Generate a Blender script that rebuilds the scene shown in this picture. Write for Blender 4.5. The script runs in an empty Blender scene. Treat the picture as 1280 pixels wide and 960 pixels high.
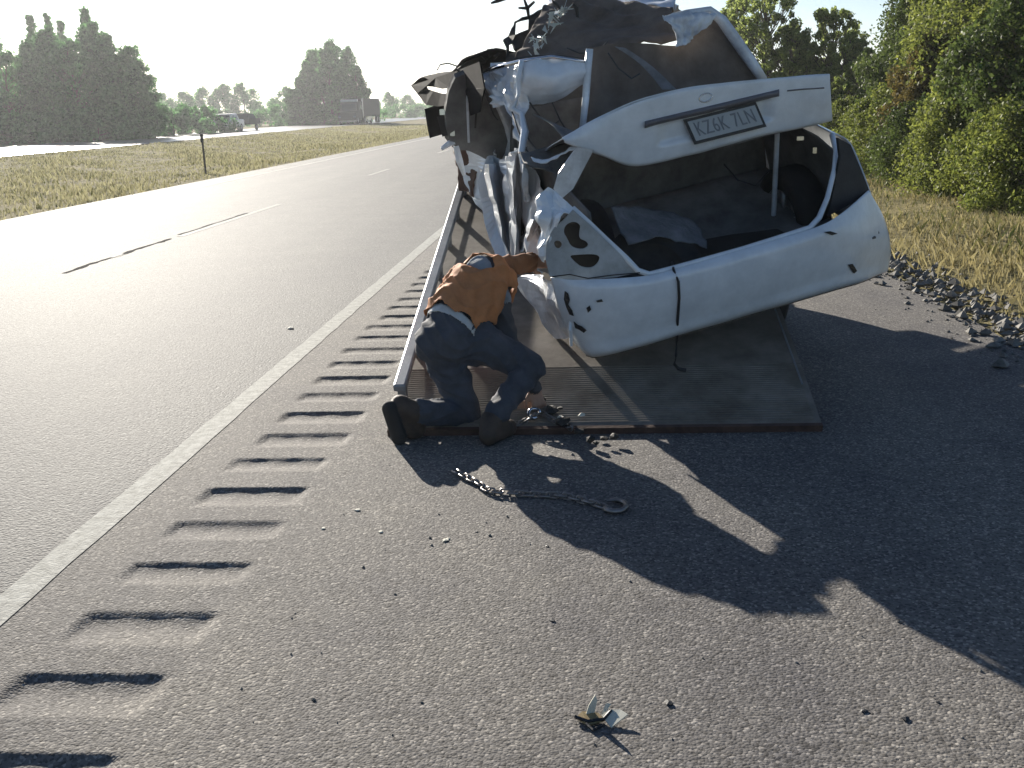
import bpy, bmesh, math, random
import numpy as np
from mathutils import Vector, Matrix
SC = bpy.context.scene
COL = SC.collection
R = math.radians

# ------------------------------------------------------------------ camera, sky, sun, exposure
FPX, VPX, ROLL, H = 1300.0, (737.0, 130.0), 0.036, 1.5          # read off the road lines of the photograph (1280x960)
def nrm(v): v = np.asarray(v, float); return v/np.linalg.norm(v)
def cdir(px, py): return nrm([(px-640)/FPX, -(py-480)/FPX, -1.0])
_Y = cdir(*VPX); _Z = nrm(np.cross(cdir(VPX[0]+500, VPX[1]-500*ROLL), _Y)); _X = np.cross(_Y, _Z)
CM = np.array([_X, _Y, _Z])                                      # camera axes -> world (X right, Y along the road, Z up)
CP = np.array([0, 0, H])
cam = bpy.data.objects.new('camera', bpy.data.cameras.new('camera')); COL.objects.link(cam)
cam.data.lens = 36*FPX/1280; cam.data.sensor_width = 36; cam.data.clip_start = .05; cam.data.clip_end = 6000
mw = Matrix.Identity(4)
for i in range(3):
    for j in range(3): mw[i][j] = CM[i, j]
    mw[i][3] = CP[i]
cam.matrix_world = mw
SC.camera = cam
SUN_AZ, SUN_EL = 28.0, 18.2                                      # degrees left of the road direction, above the horizon
w = bpy.data.worlds.new('World'); SC.world = w; w.use_nodes = True
nt = w.node_tree; bg = nt.nodes['Background']; sky = nt.nodes.new('ShaderNodeTexSky')
sky.sky_type = 'NISHITA'; sky.sun_disc = False
sky.sun_elevation = R(SUN_EL); sky.sun_rotation = R(-SUN_AZ)
sky.altitude = 50; sky.air_density = .8; sky.dust_density = .35; sky.ozone_density = 2.5
nt.links.new(sky.outputs[0], bg.inputs[0]); bg.inputs[1].default_value = 0.05
sd = bpy.data.lights.new('sun', 'SUN'); sd.energy = 5.0; sd.angle = R(0.5); sd.color = (1, .93, .82)
sun = bpy.data.objects.new('sun', sd); COL.objects.link(sun)
svec = Vector((-math.sin(R(SUN_AZ))*math.cos(R(SUN_EL)), math.cos(R(SUN_AZ))*math.cos(R(SUN_EL)), math.sin(R(SUN_EL))))
sun.rotation_euler = svec.to_track_quat('Z', 'Y').to_euler()
sun.location = svec*60
SC.view_settings.view_transform = 'Standard'; SC.view_settings.look = 'None'
SC.view_settings.gamma = 1; SC.view_settings.exposure = 1.18; SC.view_settings.use_curve_mapping = False
SC.render.engine = 'CYCLES'

# ------------------------------------------------------------------ photo pixel -> place
def ray(px, py): return CM@cdir(px, py)
def G(px, py, z=0.0): d = ray(px, py); return CP+d*((z-H)/d[2])
def U(px, py, Y): d = ray(px, py); return CP+d*(Y/d[1])
# frame of the tilted bed
BT = R(14.8); BED0 = np.array([0, 4.69, .05]); BN = np.array([0, -math.sin(BT), math.cos(BT)])
def BD(px, py, h=0.0): d = ray(px, py); return CP+d*(((BED0+BN*h-CP)@BN)/(d@BN))
def BP(x, s, h=0.0): return np.array([x, 4.69+s*math.cos(BT)-h*math.sin(BT), .05+s*math.sin(BT)+h*math.cos(BT)])
# frame of the wreck (right, forward, up), origin at the low left corner of the rear bumper
PL = U(740, 443, 5.0); PR = U(1110, 340, 5.47); CR = nrm(PR-PL)
_f = nrm([-math.sin(R(16)), math.cos(R(16)), math.cos(R(16))*math.tan(BT)]); CF = nrm(_f-CR*(_f@CR)); CU = np.cross(CR, CF)
def C(px, py, fd): d = ray(px, py); return CP+d*((fd-(CP-PL)@CF)/(d@CF))
def S(px, py, rd): d = ray(px, py); return CP+d*((rd-(CP-PL)@CR)/(d@CR))
def CL(r, f, u): return PL+CR*r+CF*f+CU*u
def L(P): return np.array([(P-PL)@CR, (P-PL)@CF, (P-PL)@CU])

# ------------------------------------------------------------------ mesh helpers
def mesh(name, V, F, smooth=False):
    me = bpy.data.meshes.new(name)
    V = np.asarray(V, np.float32).reshape(-1, 3)
    if isinstance(F, np.ndarray):
        k = F.shape[1]; nf = len(F)
        me.vertices.add(len(V)); me.vertices.foreach_set('co', V.ravel())
        me.loops.add(nf*k); me.loops.foreach_set('vertex_index', F.ravel().astype(np.int32))
        me.polygons.add(nf); me.polygons.foreach_set('loop_start', np.arange(0, nf*k, k, dtype=np.int32))
    else:
        me.from_pydata([tuple(map(float, v)) for v in V], [], F)
    me.polygons.foreach_set('use_smooth', [bool(smooth)]*len(me.polygons))
    me.update(calc_edges=True); me.validate()
    return me
def worg(o):
    v = Vector((0, 0, 0))
    while o: v = v+o.location; o = o.parent
    return v
def obj(name, me, m=None, parent=None, local=False):
    o = bpy.data.objects.new(name, me); COL.objects.link(o)
    if m is not None:
        me.materials.clear()
        for x in (m if isinstance(m, (list, tuple)) else [m]): me.materials.append(x)
    if parent:
        o.parent = parent
        if not local: o.location = -worg(parent)
    return o
def empty(name, loc, rz=0):
    o = bpy.data.objects.new(name, None); COL.objects.link(o); o.location = Vector([float(a) for a in loc]); o.rotation_euler = (0, 0, rz)
    o.empty_display_size = .2; return o
def tag(o, label, cat, group=None):
    o['label'] = label; o['category'] = cat
    if group: o['group'] = group
    return o
def kind(o, k, label=None): 
    o['kind'] = k
    if label: o['label'] = label
    return o
def mod_solid(o, t, off=0.0):
    m = o.modifiers.new('s', 'SOLIDIFY'); m.thickness = t; m.offset = off; return o
def mod_bevel(o, wd, seg=2):
    m = o.modifiers.new('b', 'BEVEL'); m.width = wd; m.segments = seg; m.limit_method = 'ANGLE'; return o
class MB:
    """collects shapes into one mesh"""
    def __init__(s): s.V = []; s.F = []
    def add(s, V, F):
        b = len(s.V); s.V += [tuple(map(float, v)) for v in V]; s.F += [tuple(i+b for i in f) for f in F]; return s
    def box(s, c, d, M=None):
        c = np.asarray(c, float); d = np.asarray(d, float)/2
        P = np.array([[x, y, z] for x in (-1, 1) for y in (-1, 1) for z in (-1, 1)])*d
        if M is not None: P = P@np.asarray(M)
        return s.add(P+c, [(0, 1, 3, 2), (4, 6, 7, 5), (0, 4, 5, 1), (2, 3, 7, 6), (0, 2, 6, 4), (1, 5, 7, 3)])
    def hexa(s, P):     # 8 points: bottom loop 0-3, top loop 4-7
        return s.add(P, [(3, 2, 1, 0), (4, 5, 6, 7), (0, 1, 5, 4), (1, 2, 6, 5), (2, 3, 7, 6), (3, 0, 4, 7)])
    def tube(s, pts, rad, k=8, cap=True):
        pts = [np.asarray(p, float) for p in pts]; n = len(pts)
        rad = rad if isinstance(rad, (list, tuple, np.ndarray)) else [rad]*n
        ref = np.array([0.13, .31, .94]); rings = []
        for i, p in enumerate(pts):
            t = nrm(pts[min(i+1, n-1)]-pts[max(i-1, 0)]+1e-9)
            a = np.cross(t, ref); a = nrm(a) if np.linalg.norm(a) > 1e-3 else nrm(np.cross(t, [1, 0, 0])); b = np.cross(t, a)
            rings.append([p+rad[i]*(a*math.cos(q)+b*math.sin(q)) for q in np.arange(k)*2*math.pi/k])
        V = [v for r in rings for v in r]; F = []
        for i in range(n-1):
            for j in range(k): F.append((i*k+j, i*k+(j+1) % k, (i+1)*k+(j+1) % k, (i+1)*k+j))
        if cap: F.append(tuple(range(k-1, -1, -1))); F.append(tuple((n-1)*k+j for j in range(k)))
        return s.add(V, F)
    def lathe(s, c, axis, prof, k=24):      # prof: (along axis, radius)
        axis = nrm(axis); a = nrm(np.cross(axis, [.2, .1, .97])); b = np.cross(axis, a); c = np.asarray(c, float)
        V = []; F = []; n = len(prof)
        for h, r in prof:
            for q in range(k): V.append(c+axis*h+r*(a*math.cos(q*2*math.pi/k)+b*math.sin(q*2*math.pi/k)))
        for i in range(n-1):
            for j in range(k): F.append((i*k+j, i*k+(j+1) % k, (i+1)*k+(j+1) % k, (i+1)*k+j))
        return s.add(V, F)
    def build(s, name, m, parent=None, smooth=False, local=False): return obj(name, mesh(name, s.V, s.F, smooth), m, parent, local)
def crm(P, t):       # Catmull-Rom through the rows of P (n,...) at parameters t in 0..n-1
    n = len(P); t = np.clip(t, 0, n-1-1e-6); i = t.astype(int); u = (t-i).reshape(-1, *([1]*(P.ndim-1)))
    p0 = P[np.maximum(i-1, 0)]; p1 = P[i]; p2 = P[np.minimum(i+1, n-1)]; p3 = P[np.minimum(i+2, n-1)]
    return .5*((2*p1)+(-p0+p2)*u+(2*p0-5*p1+4*p2-p3)*u*u+(-p0+3*p1-3*p2+p3)*u**3)
def lin(P, t):
    n = len(P); t = np.clip(t, 0, n-1-1e-6); i = t.astype(int); u = (t-i).reshape(-1, *([1]*(P.ndim-1)))
    return P[i]*(1-u)+P[i+1]*u
def grid_pts(rows, nu, nv, curve=True):
    P = np.array(rows, float); f = crm if curve else lin
    Q = f(P, np.linspace(0, len(P)-1, nv)); Q = np.swapaxes(f(np.swapaxes(Q, 0, 1), np.linspace(0, P.shape[1]-1, nu)), 0, 1)
    return Q                                     # (nv, nu, 3)
def crumple(Q, amp, folds, seed, fine=.25):
    rs = np.random.RandomState(seed); nv, nu, _ = Q.shape
    du = np.gradient(Q, axis=1); dv = np.gradient(Q, axis=0); N = np.cross(du, dv); N /= (np.linalg.norm(N, axis=2, keepdims=True)+1e-9)
    D = np.zeros((nv, nu)); size = np.linalg.norm(Q.reshape(-1, 3).max(0)-Q.reshape(-1, 3).min(0))
    for k in range(folds):
        d = nrm(rs.randn(3)); x = (Q@d)/size*rs.uniform(1.2, 3.2)+rs.rand(); tri = np.abs((x % 1)*2-1)-.5
        D += amp*tri*rs.uniform(.4, 1)
    for k in range(folds):
        d = nrm(rs.randn(3)); x = (Q@d)/size*rs.uniform(4, 10)+rs.rand(); D += amp*fine*(np.abs((x % 1)*2-1)-.5)
    return Q+N*D[..., None]
def gmesh(name, Q, smooth=True, holes=None):
    nv, nu, _ = Q.shape; idx = np.arange(nv*nu).reshape(nv, nu)
    F = np.stack([idx[:-1, :-1], idx[:-1, 1:], idx[1:, 1:], idx[1:, :-1]], -1).reshape(-1, 4)
    if holes is not None: F = F[~holes.reshape(-1)]
    return mesh(name, Q.reshape(-1, 3), F, smooth)
def sheet(name, rows, m, parent, nu=24, nv=16, thick=.006, cr=None, curve=True, smooth=True):
    Q = grid_pts(rows, nu, nv, curve)
    if cr: Q = crumple(Q, *cr)
    return mod_solid(obj(name, gmesh(name, Q, smooth), m, parent), thick)
def polyfill(name, outer, holes, fd, m, parent, thick=.008, plane=C):
    """flat-ish plate with real holes; outlines in pixels on a plane of the wreck"""
    bm = bmesh.new(); E = []
    for lp in [outer]+holes:
        vs = [bm.verts.new((p[0], -p[1], 0)) for p in lp]
        for i in range(len(vs)): E.append(bm.edges.new((vs[i], vs[(i+1) % len(vs)])))
    bmesh.ops.triangle_fill(bm, use_beauty=True, use_dissolve=False, edges=E, normal=(0, 0, 1))
    for v in bm.verts:
        px, py = v.co.x, -v.co.y; v.co = Vector(plane(px, py, fd(px, py) if callable(fd) else fd))
    me = bpy.data.meshes.new(name); bm.to_mesh(me); bm.free()
    return mod_solid(obj(name, me, m, parent), thick)
def rounded(pts, n=5):      # Chaikin smoothing of a closed outline
    P = [np.array(p, float) for p in pts]
    for _ in range(2):
        Q = []
        for i in range(len(P)): a, b = P[i], P[(i+1) % len(P)]; Q += [a*.75+b*.25, a*.25+b*.75]
        P = Q
    return [tuple(p) for p in P]

# ------------------------------------------------------------------ materials
def newmat(name):
    m = bpy.data.materials.new(name); m.use_nodes = True; t = m.node_tree
    return m, t, t.nodes['Principled BSDF'], t.nodes, t.links
def ramp(nd, stops):
    r = nd.new('ShaderNodeValToRGB'); e = r.color_ramp.elements
    while len(e) < len(stops): e.new(.5)
    for q, (p, c) in zip(e, stops): q.position = p; q.color = (*c, 1)
    return r
def tc(nd, lk, scale=None):
    t = nd.new('ShaderNodeTexCoord'); out = t.outputs['Object']
    if scale is not None:
        mp = nd.new('ShaderNodeMapping'); mp.inputs['Scale'].default_value = scale; lk.new(out, mp.inputs[0]); out = mp.outputs[0]
    return out
def mat(name, col, rough=.6, metal=0, var=.25, scale=6, bump=0, bscale=60, spec=.5, coat=0, col2=None, detail=6):
    m, t, b, nd, lk = newmat(name); co = tc(nd, lk)
    n = nd.new('ShaderNodeTexNoise'); n.inputs['Scale'].default_value = scale; n.inputs['Detail'].default_value = detail; n.inputs['Roughness'].default_value = .65; lk.new(co, n.inputs[0])
    c = np.array(col); c2 = np.array(col2) if col2 is not None else c*(1-var)
    r = ramp(nd, [(.32, tuple(c2)), (.66, tuple(np.clip(c*(1+var*.4), 0, .95)))]); lk.new(n.outputs[0], r.inputs[0]); lk.new(r.outputs[0], b.inputs['Base Color'])
    b.inputs['Roughness'].default_value = rough; b.inputs['Metallic'].default_value = metal;  b.inputs['Specular IOR Level'].default_value = spec; b.inputs['Coat Weight'].default_value = coat
    if bump:
        q = nd.new('ShaderNodeTexNoise'); q.inputs['Scale'].default_value = bscale; q.inputs['Detail'].default_value = 4; lk.new(co, q.inputs[0])
        bp = nd.new('ShaderNodeBump'); bp.inputs['Strength'].default_value = 1; bp.inputs['Distance'].default_value = bump; lk.new(q.outputs[0], bp.inputs['Height']); lk.new(bp.outputs[0], b.inputs['Normal'])
    return m
def asphalt(name, dark, mid, light, gs, bump, rough, patch=.5, spec=.5):
    m, t, b, nd, lk = newmat(name); co = tc(nd, lk)
    v = nd.new('ShaderNodeTexVoronoi'); v.inputs['Scale'].default_value = gs; lk.new(co, v.inputs['Vector'])
    r = ramp(nd, [(0, dark), (.45, mid), (.8, mid), (1, light)])
    sp = nd.new('ShaderNodeSeparateColor'); lk.new(v.outputs['Color'], sp.inputs[0]); lk.new(sp.outputs[0], r.inputs[0])
    n = nd.new('ShaderNodeTexNoise'); n.inputs['Scale'].default_value = 1.5; n.inputs['Detail'].default_value = 9; n.inputs['Roughness'].default_value = .7; lk.new(co, n.inputs[0])
    # stretched along the road: wheel tracks, oil drip and wear
    st = nd.new('ShaderNodeTexNoise'); st.inputs['Scale'].default_value = 1; st.inputs['Detail'].default_value = 3
    mp = nd.new('ShaderNodeMapping'); mp.inputs['Scale'].default_value = (1.1, .05, 1); lk.new(co, mp.inputs[0]); lk.new(mp.outputs[0], st.inputs[0])
    ad = nd.new('ShaderNodeMath'); ad.operation = 'ADD'; lk.new(n.outputs[0], ad.inputs[0]); lk.new(st.outputs[0], ad.inputs[1])
    pr = ramp(nd, [(.7, (1-patch*.5, 1-patch*.5, 1-patch*.42)), (1.25, (1+patch*.4, 1+patch*.36, 1+patch*.26))]); lk.new(ad.outputs[0], pr.inputs[0])
    pr.color_ramp.elements[0].position = .35; pr.color_ramp.elements[1].position = .65
    hf = nd.new('ShaderNodeMath'); hf.operation = 'MULTIPLY'; hf.inputs[1].default_value = .5; lk.new(ad.outputs[0], hf.inputs[0]); lk.new(hf.outputs[0], pr.inputs[0])
    mx = nd.new('ShaderNodeMix'); mx.data_type = 'RGBA'; mx.blend_type = 'MULTIPLY'; mx.inputs[0].default_value = 1
    lk.new(r.outputs[0], mx.inputs[6]); lk.new(pr.outputs[0], mx.inputs[7]); lk.new(mx.outputs[2], b.inputs['Base Color'])
    b.inputs['Roughness'].default_value = rough; b.inputs['Specular IOR Level'].default_value = spec
    v2 = nd.new('ShaderNodeTexVoronoi'); v2.inputs['Scale'].default_value = gs; lk.new(co, v2.inputs['Vector'])
    n2 = nd.new('ShaderNodeTexNoise'); n2.inputs['Scale'].default_value = gs*.6; n2.inputs['Detail'].default_value = 5; lk.new(co, n2.inputs[0])
    a2 = nd.new('ShaderNodeMath'); a2.operation = 'SUBTRACT'; lk.new(n2.outputs[0], a2.inputs[0]); lk.new(v2.outputs['Distance'], a2.inputs[1])
    bp = nd.new('ShaderNodeBump'); bp.inputs['Distance'].default_value = bump; lk.new(a2.outputs[0], bp.inputs['Height']); lk.new(bp.outputs[0], b.inputs['Normal'])
    return m
def leafmat(name, c1, c2, trans=.45):
    m, t, b, nd, lk = newmat(name)
    g = nd.new('ShaderNodeNewGeometry'); co = tc(nd, lk)
    n = nd.new('ShaderNodeTexNoise'); n.inputs['Scale'].default_value = .8; n.inputs['Detail'].default_value = 3; lk.new(co, n.inputs[0])
    ad = nd.new('ShaderNodeMath'); ad.operation = 'MULTIPLY_ADD'; lk.new(g.outputs['Random Per Island'], ad.inputs[0]); ad.inputs[1].default_value = .6; lk.new(n.outputs[0], ad.inputs[2])
    r = ramp(nd, [(.4, c1), (1.0, c2)]); lk.new(ad.outputs[0], r.inputs[0])
    lk.new(r.outputs[0], b.inputs['Base Color']); b.inputs['Roughness'].default_value = .6; b.inputs['Specular IOR Level'].default_value = .18
    tr = nd.new('ShaderNodeBsdfTranslucent'); lk.new(r.outputs[0], tr.inputs[0]); mix = nd.new('ShaderNodeMixShader'); mix.inputs[0].default_value = trans
    lk.new(b.outputs[0], mix.inputs[1]); lk.new(tr.outputs[0], mix.inputs[2]); lk.new(mix.outputs[0], nd['Material Output'].inputs[0])
    return m
M = {}
M['lane'] = asphalt('lane_asphalt', (.07, .07, .07), (.12, .12, .118), (.22, .22, .21), 90, .003, .79, .4, .185)
M['shoulder'] = asphalt('shoulder_asphalt', (.075, .07, .064), (.156, .148, .139), (.33, .31, .28), 120, .0018, .85, .65, .2)
M['paint'] = mat('road_paint', (.36, .36, .33), .8, 0, .45, 22, .003, 90, col2=(.2, .2, .18), spec=.15)
M['joint'] = mat('crack_seal', (.025, .025, .027), 1, spec=.02)
M['dirt'] = mat('dry_grass_soil', (.23, .195, .105), 1, 0, .5, 1.3, .05, 12, col2=(.11, .105, .055), spec=.03)
M['farasph'] = mat('far_asphalt', (.1, .1, .1), .34, 0, .3, .7, .002, 20)
M['gravel'] = mat('gravel_stone', (.2, .19, .17), .85, 0, .6, 9)
M['drygrass'] = leafmat('dry_grass', (.17, .14, .06), (.44, .38, .19), .3)
M['mediangrass'] = leafmat('median_dry_grass', (.2, .18, .09), (.5, .46, .26), .3)
M['greengrass'] = leafmat('green_grass', (.05, .07, .02), (.2, .19, .07), .3)
M['leafR'] = leafmat('leaf_olive', (.042, .07, .016), (.25, .28, .06), .45)
M['leafP'] = leafmat('leaf_poplar', (.09, .13, .035), (.36, .42, .12), .65)
M['matte'] = mat('matte_black', (.018, .018, .02), .95, 0, .3, 8, spec=.08)  # one even near-black for hood, left front fender and front bumper
M['leafB'] = leafmat('leaf_backlit', (.03, .09, .028), (.13, .32, .1), .6)
M['leafD'] = leafmat('leaf_dark_green', (.02, .04, .012), (.12, .16, .04), .4)
M['leafO'] = leafmat('leaf_brown_olive', (.04, .036, .012), (.19, .15, .045), .4)
M['leafY'] = leafmat('leaf_yellow_green', (.06, .08, .016), (.26, .25, .05), .4)
M['bark'] = mat('bark', (.11, .085, .06), .9, 0, .5, 14, .02, 25)
M['white'] = mat('car_white_paint', (.76, .80, .84), .3, 0, .1, 7, .0012, 40, .5, .45, col2=(.62, .66, .70), detail=12)
M['bare'] = mat('scraped_white_metal', (.66, .69, .72), .36, .15, .35, 7, .003, 40, col2=(.42, .43, .45))
M['plastic'] = mat('black_plastic', (.025, .025, .027), .55, 0, .4, 12, .002, 60)
M['trim'] = mat('interior_trim', (.16, .155, .15), .85, 0, .5, 6, .006, 25)
M['headliner'] = mat('torn_headliner', (.14, .108, .085), .9, 0, .5, 5, .01, 20)
M['greytrim'] = mat('grey_trunk_carpet', (.2, .2, .21), .95, 0, .35, 12, .01, 50)
M['under'] = mat('underbody', (.04, .036, .032), .8, .1, .5, 9)
M['rubber'] = mat('tyre_rubber', (.022, .021, .02), .8, 0, .4, 20, .002, 60)
M['alloy'] = mat('wheel_alloy', (.45, .45, .46), .4, .8, .3, 9)
M['steel'] = mat('bed_galvanised_steel', (.27, .29, .31), .42, .35, .35, 5, .001, 30)
M['deck'] = mat('worn_deck_steel', (.2, .178, .152), .65, 0, .5, 4.5, .001, 40, col2=(.12, .1, .08), spec=.3)
M['rust'] = mat('rusty_steel', (.1, .055, .04), .85, .1, .5, 11, .002, 50)
M['truckpaint'] = mat('truck_paint', (.05, .06, .075), .4, 0, .2, 3, coat=.4)
M['chain'] = mat('chain_steel', (.28, .26, .25), .35, .9, .4, 25)
M['chrome'] = mat('chrome', (.6, .6, .62), .15, 1, .1, 5)
M['platew'] = mat('plate_white', (.36, .39, .41), .4, 0, .1, 8)
M['plateink'] = mat('plate_ink', (.17, .19, .22), .5)
M['orange'] = mat('orange_vest_cloth', (.52, .2, .07), .8, 0, .3, 8, .006, 22)
M['silver'] = mat('reflective_silver_band', (.55, .55, .52), .4, .2, .2, 10)
M['denim'] = mat('dark_denim', (.06, .068, .085), .85, 0, .4, 10, .006, 25)
M['jacket'] = mat('dark_grey_shirt', (.06, .062, .07), .85, 0, .3, 8, .006, 25)
M['shirt'] = mat('pale_grey_shirt', (.26, .29, .32), .85, 0, .35, 10, .006, 25)
M['sleeve'] = mat('brown_work_sleeve', (.30, .13, .055), .85, 0, .4, 9, .006, 25)
M['skin'] = mat('skin', (.42, .24, .16), .55, 0, .2, 12)
M['boot'] = mat('work_boot_leather', (.06, .04, .028), .7, 0, .5, 14, .003, 40)
M['sole'] = mat('boot_sole', (.03, .028, .026), .85)
M['hair'] = mat('dark_hair', (.02, .015, .012), .6, 0, .5, 40, .004, 80)
M['paper'] = mat('torn_card', (.62, .6, .5), .8, 0, .2, 14)
M['tan'] = mat('tan_card', (.34, .25, .12), .85, 0, .3, 14)
def glassmat(name, col, rough=.05, trans=.9):
    m, t, b, nd, lk = newmat(name); b.inputs['Base Color'].default_value = (*col, 1); b.inputs['Roughness'].default_value = rough; b.inputs['Transmission Weight'].default_value = trans; b.inputs['IOR'].default_value = 1.3; return m
M['glass'] = glassmat('tinted_glass', (.12, .15, .16), .05, .6)
M['shard'] = glassmat('shattered_laminated_glass', (.45, .5, .5), .35, .35)
M['primer'] = mat('dull_lamp_panel_paint', (.42, .46, .49), .6, 0, .3, 9, .002, 50, col2=(.27, .29, .3))
M['lip'] = mat('dusty_bumper_lip', (.17, .155, .135), .85, 0, .5, 20)
M['garnish'] = mat('garnish_shadow_grey', (.13, .13, .15), .5)  # dark grey that also paints the recess shadow above the plate
M['lampred'] = mat('dark_red_lamp', (.09, .012, .015), .25, 0, .3, 9, coat=.5)

# ================================================================== THE SETTING
rnd = random.Random(5); rs = np.random.RandomState(11)
def strip(name, x0, x1, y0, y1, z, m, ny=2, parent=None, wob=0):
    ys = np.concatenate([[y0], np.geomspace(max(y0, .5)+5, y1, ny)]) if ny > 2 else np.array([y0, y1])
    V = []; F = []
    for i, y in enumerate(ys):
        a = wob*math.sin(i*2.1)+wob*math.sin(i*.77); V += [(x0+a, y, z), (x1+a*.5, y, z)]
        if i: F.append((2*i-2, 2*i-1, 2*i+1, 2*i))
    return obj(name, mesh(name, V, F), m, parent)
# ground: one sheet to the horizon, a little rolling beyond the verges
gx = np.concatenate([[-3000, -900, -300, -120], np.arange(-70, -44, 4), np.linspace(-43, -41, 2), np.linspace(-28, -10, 19), [-9], [2.2, 2.6], np.arange(3, 14, .6), [18, 25, 40, 80, 200, 800, 3000]])
gy = np.concatenate([[-60, -20, -5], np.arange(0, 30, .8), np.arange(30, 90, 4), [110, 150, 220, 340, 600, 1200, 3000, 5500]])
def gz(x, y):
    z = -.03
    if x > 2.3:
        t = min((x-2.3)/6, 1); z += .28*t*t+.05*min(1, (x-2.3))*math.sin(x*2.3+y*1.1)*math.sin(y*.9+1)+.05*math.sin(y*.31+x)*t
    if -28 < x < -9.6:
        t = math.sin((x+28)/18.4*math.pi); z += -.22*t+.06*t*math.sin(y*.4+x)
    if x < -43: z += min(.6, (-43-x)*.02)
    return z
GX, GY = np.meshgrid(gx, gy); GZ = np.vectorize(gz)(GX, GY)
ground = obj('ground', gmesh('ground', np.dstack([GX, GY, GZ]), True), M['dirt']); kind(ground, 'structure')
road = kind(strip('road', -9.6, -1.85, -30, 2600, 0, M['lane'], 14), 'structure')
far_road = kind(strip('opposite_road', -41.5, -28.6, -30, 2600, .02, M['farasph'], 14), 'structure')
# shoulder with milled rumble grooves
RX0, RX1, RP, RY0 = -1.62, -1.165, .37, 2.89
sh = empty('shoulder', (0, 0, 0)); kind(sh, 'structure')
obj('shoulder_paving', mesh('p', [(-1.85, -30, 0), (RX0-.05, -30, 0), (RX0-.05, 2600, 0), (-1.85, 2600, 0), (RX1+.05, -30, 0), (2.55, -30, 0), (2.75, 2600, 0), (RX1+.05, 2600, 0),
     (RX0-.05, 45, 0), (RX1+.05, 45, 0), (RX1+.05, 2600, 0), (RX0-.05, 2600, 0), (RX0-.05, -30, 0), (RX1+.05, -30, 0), (RX1+.05, -1, 0), (RX0-.05, -1, 0)],
     [(0, 1, 2, 3), (4, 5, 6, 7), (8, 9, 10, 11), (12, 13, 14, 15)]), M['shoulder'], sh)
ys = np.concatenate([np.arange(-1, 12, .0125), np.linspace(12, 45, 1321)]); xs = np.concatenate([[RX0-.05], np.linspace(RX0-.025, RX1+.025, 34), [RX1+.05]])
XX, YY = np.meshgrid(xs, ys); kcell = np.floor((RY0-YY)/RP); ph = (RY0-YY)-kcell*RP          # 0 at the far lip of each groove
jit = np.array([.85+.3*rnd.random() for _ in range(400)])[(kcell.astype(int)) % 400]
dx_ = np.array([rnd.uniform(-.02, .02) for _ in range(400)])[(kcell.astype(int)) % 400]
glen = .2*jit
uu = np.clip(ph/glen, 0, 1); prof = np.where((ph > 0) & (ph < glen), np.sin(math.pi*uu**.62), 0)
ss = lambda t: t*t*(3-2*t)
ex = ss(np.clip((XX-(RX0+dx_))/.035, 0, 1))*ss(np.clip(((RX1+dx_)-XX)/.05, 0, 1))*(.93+.07*np.sin(XX*40+kcell*1.7))
ZZ = -.0155*jit*prof*ex
ZZ[:, 0] = 0; ZZ[:, -1] = 0
obj('rumble_strip', gmesh('rumble_strip', np.dstack([XX, YY, ZZ]), True), M['shoulder'], sh)
# painted lines and open lane joint
def line(x0, x1, y0, y1, wobble=.004, name='edge_line'):
    yy = np.concatenate([np.arange(y0, min(y1, 40), .25), np.geomspace(max(y0, 40), y1, 12)[1 if y1 > 40 else 0:]]) if y1 > 40 else np.linspace(y0, y1, max(2, int((y1-y0)/.25)))
    V = []; F = []
    for i, y in enumerate(yy):
        V += [(x0+rnd.uniform(-wobble, wobble), y, .0035), (x1+rnd.uniform(-wobble, wobble), y, .0025)]
        if i: F.append((2*i-2, 2*i-1, 2*i+1, 2*i))
    o = obj(name, mesh(name, V, F), M['paint']); kind(o, 'structure'); return o
line(-1.965, -1.845, -5, 2000)
line(-8.82, -8.72, -5, 2000, name='median_line')
for y0, y1 in [(13.4, 18.0), (25.6, 28.2), (37.6, 40.5), (49.8, 52.8), (62, 65), (74, 77), (86, 89), (1.2, 4.2)]:
    line(-5.46, -5.36, y0, y1, name='lane_dash')
line(-5.47, -5.4, 11.45, 11.75, name='lane_dash')
def crack(x, y0, y1, wd):
    yy = np.arange(y0, y1, .12); V = []; F = []
    for i, y in enumerate(yy):
        c = x+.012*math.sin(y*5)+rnd.uniform(-.008, .008); q = wd*rnd.uniform(.3, 1)
        V += [(c-q, y, .003), (c+q, y, .003)]
        if i: F.append((2*i-2, 2*i-1, 2*i+1, 2*i))
    kind(obj('lane_joint', mesh('lane_joint', V, F), M['joint']), 'structure')
crack(-5.45, 10.3, 13.3, .045); crack(-5.5, 13.6, 16.5, .03); crack(-5.5, 6.5, 8.2, .02)
line(-29.4, -29.25, -5, 2000, name='opposite_edge_line'); line(-40.5, -40.35, -5, 2000, name='opposite_edge_line')

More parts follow.
